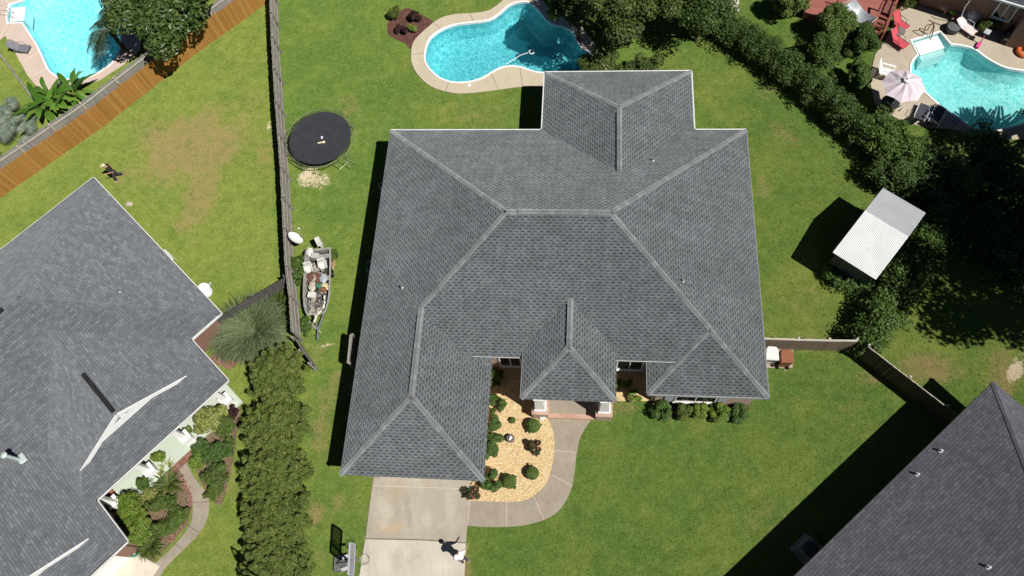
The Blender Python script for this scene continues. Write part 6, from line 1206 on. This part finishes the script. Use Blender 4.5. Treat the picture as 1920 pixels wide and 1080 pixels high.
for px_, py_, rz_, lab in ((1888, 78, -2.3, 'black wicker armchair with a beige seat cushion, left of the orange ring'), (1903, 61, -1.6, 'black wicker armchair with a beige cushion nearest the brick corner')):
    q = at(px_, py_, .05); t = thing('wicker_armchair', lab, 'armchair', q); f = np.array([math.cos(rz_), math.sin(rz_), 0]); s = np.array([-f[1], f[0], 0]); m = MB(); m.box(q + [0, 0, .18], (.72, .72, .34), rz_); m.build('base', WK, t); m = MB(); m.beam(q - f * .36 - s * .36 + [0, 0, .45], q - f * .36 + s * .36 + [0, 0, .45], .1, .8); m.build('backrest', WK, t)
    for k in (-1, 1): MB().beam(q - f * .3 + s * k * .37 + [0, 0, .42], q + f * .36 + s * k * .37 + [0, 0, .42], .1, .4).build('armrest', WK, t)
    MB().box(q + f * .04 + [0, 0, .41], (.6, .56, .12), rz_, taper=.92).build('cushion', CU, t)
q = at(1919, 99, .05); t = MB().ring(q + [0, 0, .14], .36, .14, 28, 10).build('swim_ring', pm('orange_vinyl', (.66, .17, .05), (.56, .13, .04), 3, .35), org=q); tag(t, 'orange inflatable swim ring at the right edge above the turquoise pool', 'inflatable')
m = MB(); m.tube(spl(ats([(1742, 37), (1757, 44), (1775, 50), (1795, 61)], .12), 5, False), .02, 5); tag(m.build('pool_pole', BLACK, org=at(1760, 44)), 'thin dark pole lying on the patio above the pool steps', 'pole')
q = at(1797, 18); tag(MB().tube([at(1797, 44, .05), at(1810, 12, 1.6), at(1818, 2, 2.0)], .03, 6).build('leaning_pole', WFR, org=q), 'pale pole leaning on the dark brick wall behind the clear domed seat', 'pole')
for k, (px_, py_, R) in enumerate([(1372, 5, .5), (1378, 18, .32), (1362, -2, .42)]):
    q = at(px_, py_, .1); tag(MB().ball(q, R, 10, (1, .8, .5), .14, k).build('garden_rock', pm('pale_rock', (.50, .46, .38), (.36, .33, .27), 3, .9), org=q), ['large pale rock at the top edge right of the small bushy tree', 'lowest pale rock right of the small bushy tree', 'pale rock at the top edge half hidden by the small bushy tree'][k], 'rock')
q = at(242, 383, .05); tag(MB().ball(q, .2, 9, (1.2, .9, .5), .2, 3).build('garden_rock', pm('pale_rock', (.50, .46, .38), (.36, .33, .27), 3, .9), org=q), 'small pale rock on the grass at the upper right eave of the left house', 'rock')
# ------------------------------------------------------------------ people
def skinmesh(name, joints, edges, mat, parent, root=0, lev=2):
    o0 = np.array(root_of(parent).location); me = bpy.data.meshes.new(name); me.from_pydata([tuple(np.asarray(p) - o0) for p, r in joints], edges, [])
    o = bpy.data.objects.new(name, me); COL.objects.link(o); o.modifiers.new('s', 'SKIN'); sv = me.skin_vertices[0].data
    for i, (p, r) in enumerate(joints): sv[i].radius = (r, r) if not hasattr(r, '__len__') else r; sv[i].use_root = (i == root)
    sb = o.modifiers.new('b', 'SUBSURF'); sb.levels = lev; sb.render_levels = lev
    dg = bpy.context.evaluated_depsgraph_get(); dg.update(); m2 = bpy.data.meshes.new_from_object(o.evaluated_get(dg)); o.modifiers.clear(); o.data = m2; m2.name = name
    m2.materials.clear(); m2.materials.append(mat); m2.polygons.foreach_set('use_smooth', [True] * len(m2.polygons)); o.parent = parent; return o
SKIN = pm('skin', (.50, .30, .20), (.44, .26, .17), 3, .55)
def hand(m_j, m_e, w, d, side, k0):      # palm, four fingers of different lengths and a thumb, continued from the wrist joint
    d = nrm(d); s = nrm(np.cross(d, [0.1, .2, 1.0])); up = np.cross(s, d); b = len(m_j)
    m_j.append((w + d * .05, (.030, .018))); m_e.append((k0, b)); m_j.append((w + d * .09, (.032, .016))); m_e.append((b, b + 1)); 
    for i, (o, L) in enumerate(((-.03, .075), (-.01, .085), (.01, .08), (.03, .062))):
        c = len(m_j); m_j.append((w + d * .105 + s * o, .009)); m_j.append((w + d * (.105 + L * .55) + s * o * 1.1 - up * .012, .0085)); m_j.append((w + d * (.105 + L * .9) + s * o * 1.1 - up * .035, .0075)); m_e += [(b + 1, c), (c, c + 1), (c + 1, c + 2)]
    c = len(m_j); m_j.append((w + d * .05 + s * side * .045, .011)); m_j.append((w + d * .085 + s * side * .065 - up * .012, .009)); m_e += [(b, c), (c, c + 1)]
def person(label, foot, J, shirt, trouser, hairc, face, sleeve='short', cap=None):
    """J: joints in a frame with +f facing; built in world coordinates around foot."""
    t = thing('person', label, 'person', foot); F0 = np.asarray(foot, float); f = np.array([math.cos(face), math.sin(face), 0]); s = np.array([-f[1], f[0], 0])
    W_ = lambda k: F0 + f * J[k][0] + s * J[k][1] + [0, 0, J[k][2]]
    P = {k: W_(k) for k in J}
    js = [(P['pelvis'], (.15, .115)), (P['waist'], (.13, .10)), (P['chest'], (.165, .115)), (P['neck'], .055), (P['headb'], .07), (P['head'], (.088, .10)), (P['top'], (.075, .085))]
    es = [(0, 1), (1, 2), (2, 3), (3, 4), (4, 5), (5, 6)]
    for sd in 'LR':
        b = len(js); js += [(P['hip' + sd], .095), (P['knee' + sd], .062), (P['ankle' + sd], .042), (P['toe' + sd], (.045, .03))]; es += [(0, b), (b, b + 1), (b + 1, b + 2), (b + 2, b + 3)]
        b = len(js); js += [(P['sho' + sd], .062), (P['elb' + sd], .043), (P['wri' + sd], .028)]; es += [(2, b), (b, b + 1), (b + 1, b + 2)]
        hand(js, es, P['wri' + sd], P['wri' + sd] - P['elb' + sd], 1 if sd == 'L' else -1, b + 2)
    # face: nose and ears on the head
    hd = nrm(P['head'] - P['headb']); hf = nrm(f - hd * (f @ hd)); c = len(js); js += [(P['head'] + hf * .088, .022), (P['head'] + hf * .108 - hd * .015, .014)]; es += [(5, c), (c, c + 1)]
    skinmesh('body', js, es, SKIN, t, 0)
    tj = [(P['pelvis'] + [0, 0, -.02], (.168, .132)), (P['waist'], (.158, .128)), (P['chest'], (.235, .19)), (P['neck'] - [0, 0, .05], .085)]; te = [(0, 1), (1, 2), (2, 3)]
    for sd in 'LR':
        b = len(tj); e_ = P['sho' + sd] + (P['elb' + sd] - P['sho' + sd]) * (.75 if sleeve == 'short' else 1.0); tj += [(P['sho' + sd], .095), (e_, .078)]; te += [(2, b), (b, b + 1)]
        if sleeve == 'long': tj.append((P['elb' + sd] + (P['wri' + sd] - P['elb' + sd]) * .9, .048)); te.append((b + 1, b + 2))
    skinmesh('shirt', tj, te, shirt, t, 0)
    tj = [(P['waist'] - [0, 0, .06], (.150, .120)), (P['pelvis'], (.168, .132))]; te = [(0, 1)]
    for sd in 'LR':
        b = len(tj); tj += [(P['hip' + sd], .115), (P['knee' + sd], .085), (P['ankle' + sd] + [0, 0, .03], .068)]; te += [(1, b), (b, b + 1), (b + 1, b + 2)]
    skinmesh('trousers', tj, te, trouser, t, 1)
    for sd in 'LR': m = MB(); a, b = P['ankle' + sd], P['toe' + sd]; m.beam([a[0] - (b - a)[0] * .4, a[1] - (b - a)[1] * .4, a[2] - .045], [b[0] + (b - a)[0] * .3, b[1] + (b - a)[1] * .3, b[2] - .0], .10, .07); m.build('shoe', pm('tan_shoe', (.42, .34, .22), (.30, .24, .15), 5, .7), t)
    m = MB(); m.ball(P['head'] - hf * .022 + hd * .035, .118, 14, (1, 1, 1.0), .02); hc_ = m.build('cap' if cap else 'hair', cap or hairc, t, smooth=True)
    if cap: m = MB(); m.prism([P['head'] + hf * .09 + s * .08 + hd * .04, P['head'] + hf * .20 + s * .06, P['head'] + hf * .20 - s * .06, P['head'] + hf * .09 - s * .08], (P['head'] + hd * .045)[2], (P['head'] + hd * .06)[2]); m.build('brim', cap, hc_)
    m = MB()
    for k in (-1, 1): m.ball(P['head'] + hf * .094 + s * k * .033 + hd * .004, .013, 8)
    m.build('eye', pm('dark_eye', (.02, .015, .012), (.01, .01, .01), 3, .3), t); m = MB(); m.beam(P['head'] + hf * .098 - s * .025 - hd * .055, P['head'] + hf * .098 + s * .025 - hd * .055, .012, .012); m.build('mouth', pm('lips', (.30, .11, .09), (.25, .09, .08), 3, .5), t)
    return t
HD = 1.0
# person on the driveway, leaning over a controller; dark hair, white top, grey shorts
fc = math.atan2(*(at(856, 1037, 1.5) - at(872, 1052, 0))[1::-1])
J2 = dict(pelvis=(.06, 0, .90), waist=(.12, 0, 1.05), chest=(.21, 0, 1.30), neck=(.29, 0, 1.46), headb=(.325, 0, 1.51), head=(.365, 0, 1.585), top=(.38, 0, 1.67),
          hipL=(.05, .10, .86), kneeL=(.05, .11, .47), ankleL=(-.03, .12, .08), toeL=(.11, .13, .035), hipR=(.05, -.10, .86), kneeR=(.0, -.11, .47), ankleR=(-.12, -.12, .08), toeR=(.02, -.13, .035),
          shoL=(.21, .21, 1.37), elbL=(.22, .30, 1.10), wriL=(.42, .16, 1.10), shoR=(.21, -.21, 1.37), elbR=(.20, -.40, 1.14), wriR=(.34, -.56, 1.04))
person('person with dark hair in a white top standing on the driveway edge', at(872, 1051), J2, pm('white_shirt', (.78, .75, .78), (.68, .65, .68), 4, .8, .2, .1), pm('grey_trousers', (.10, .085, .085), (.07, .06, .06), 5, .8), pm('dark_hair', (.012, .009, .008), (.008, .006, .006), 9, .6), fc)
# person striding over the left lawn, cap on, one forearm raised in front
ft = at(226, 335); fc = math.atan2(*(at(196, 312, 1.6) - at(226, 335, 0))[1::-1]) ; fc = math.atan2(*(at(205, 345) - at(226, 335))[1::-1])
J1 = dict(pelvis=(.0, 0, .90), waist=(.03, 0, 1.06), chest=(.07, 0, 1.32), neck=(.10, 0, 1.48), headb=(.115, 0, 1.54), head=(.14, 0, 1.61), top=(.15, 0, 1.70),
          hipL=(.0, .10, .87), kneeL=(.17, .11, .49), ankleL=(.20, .11, .08), toeL=(.34, .12, .035), hipR=(.0, -.10, .87), kneeR=(-.04, -.11, .46), ankleR=(-.33, -.12, .14), toeR=(-.22, -.12, .04),
          shoL=(.07, .21, 1.40), elbL=(.04, .31, 1.13), wriL=(.30, .22, 1.12), shoR=(.07, -.21, 1.40), elbR=(-.05, -.30, 1.13), wriR=(-.02, -.32, .88))
person('person in dark clothes and a cream cap striding over the left lawn', ft, J1, pm('dark_brown_shirt', (.035, .030, .026), (.022, .019, .017), 5, .85), pm('charcoal_trousers', (.075, .068, .075), (.05, .046, .05), 5, .85), pm('dark_hair', (.012, .009, .008), (.008, .006, .006), 9, .6), fc, cap=pm('cream_cap', (.66, .60, .42), (.55, .5, .35), 5, .8))
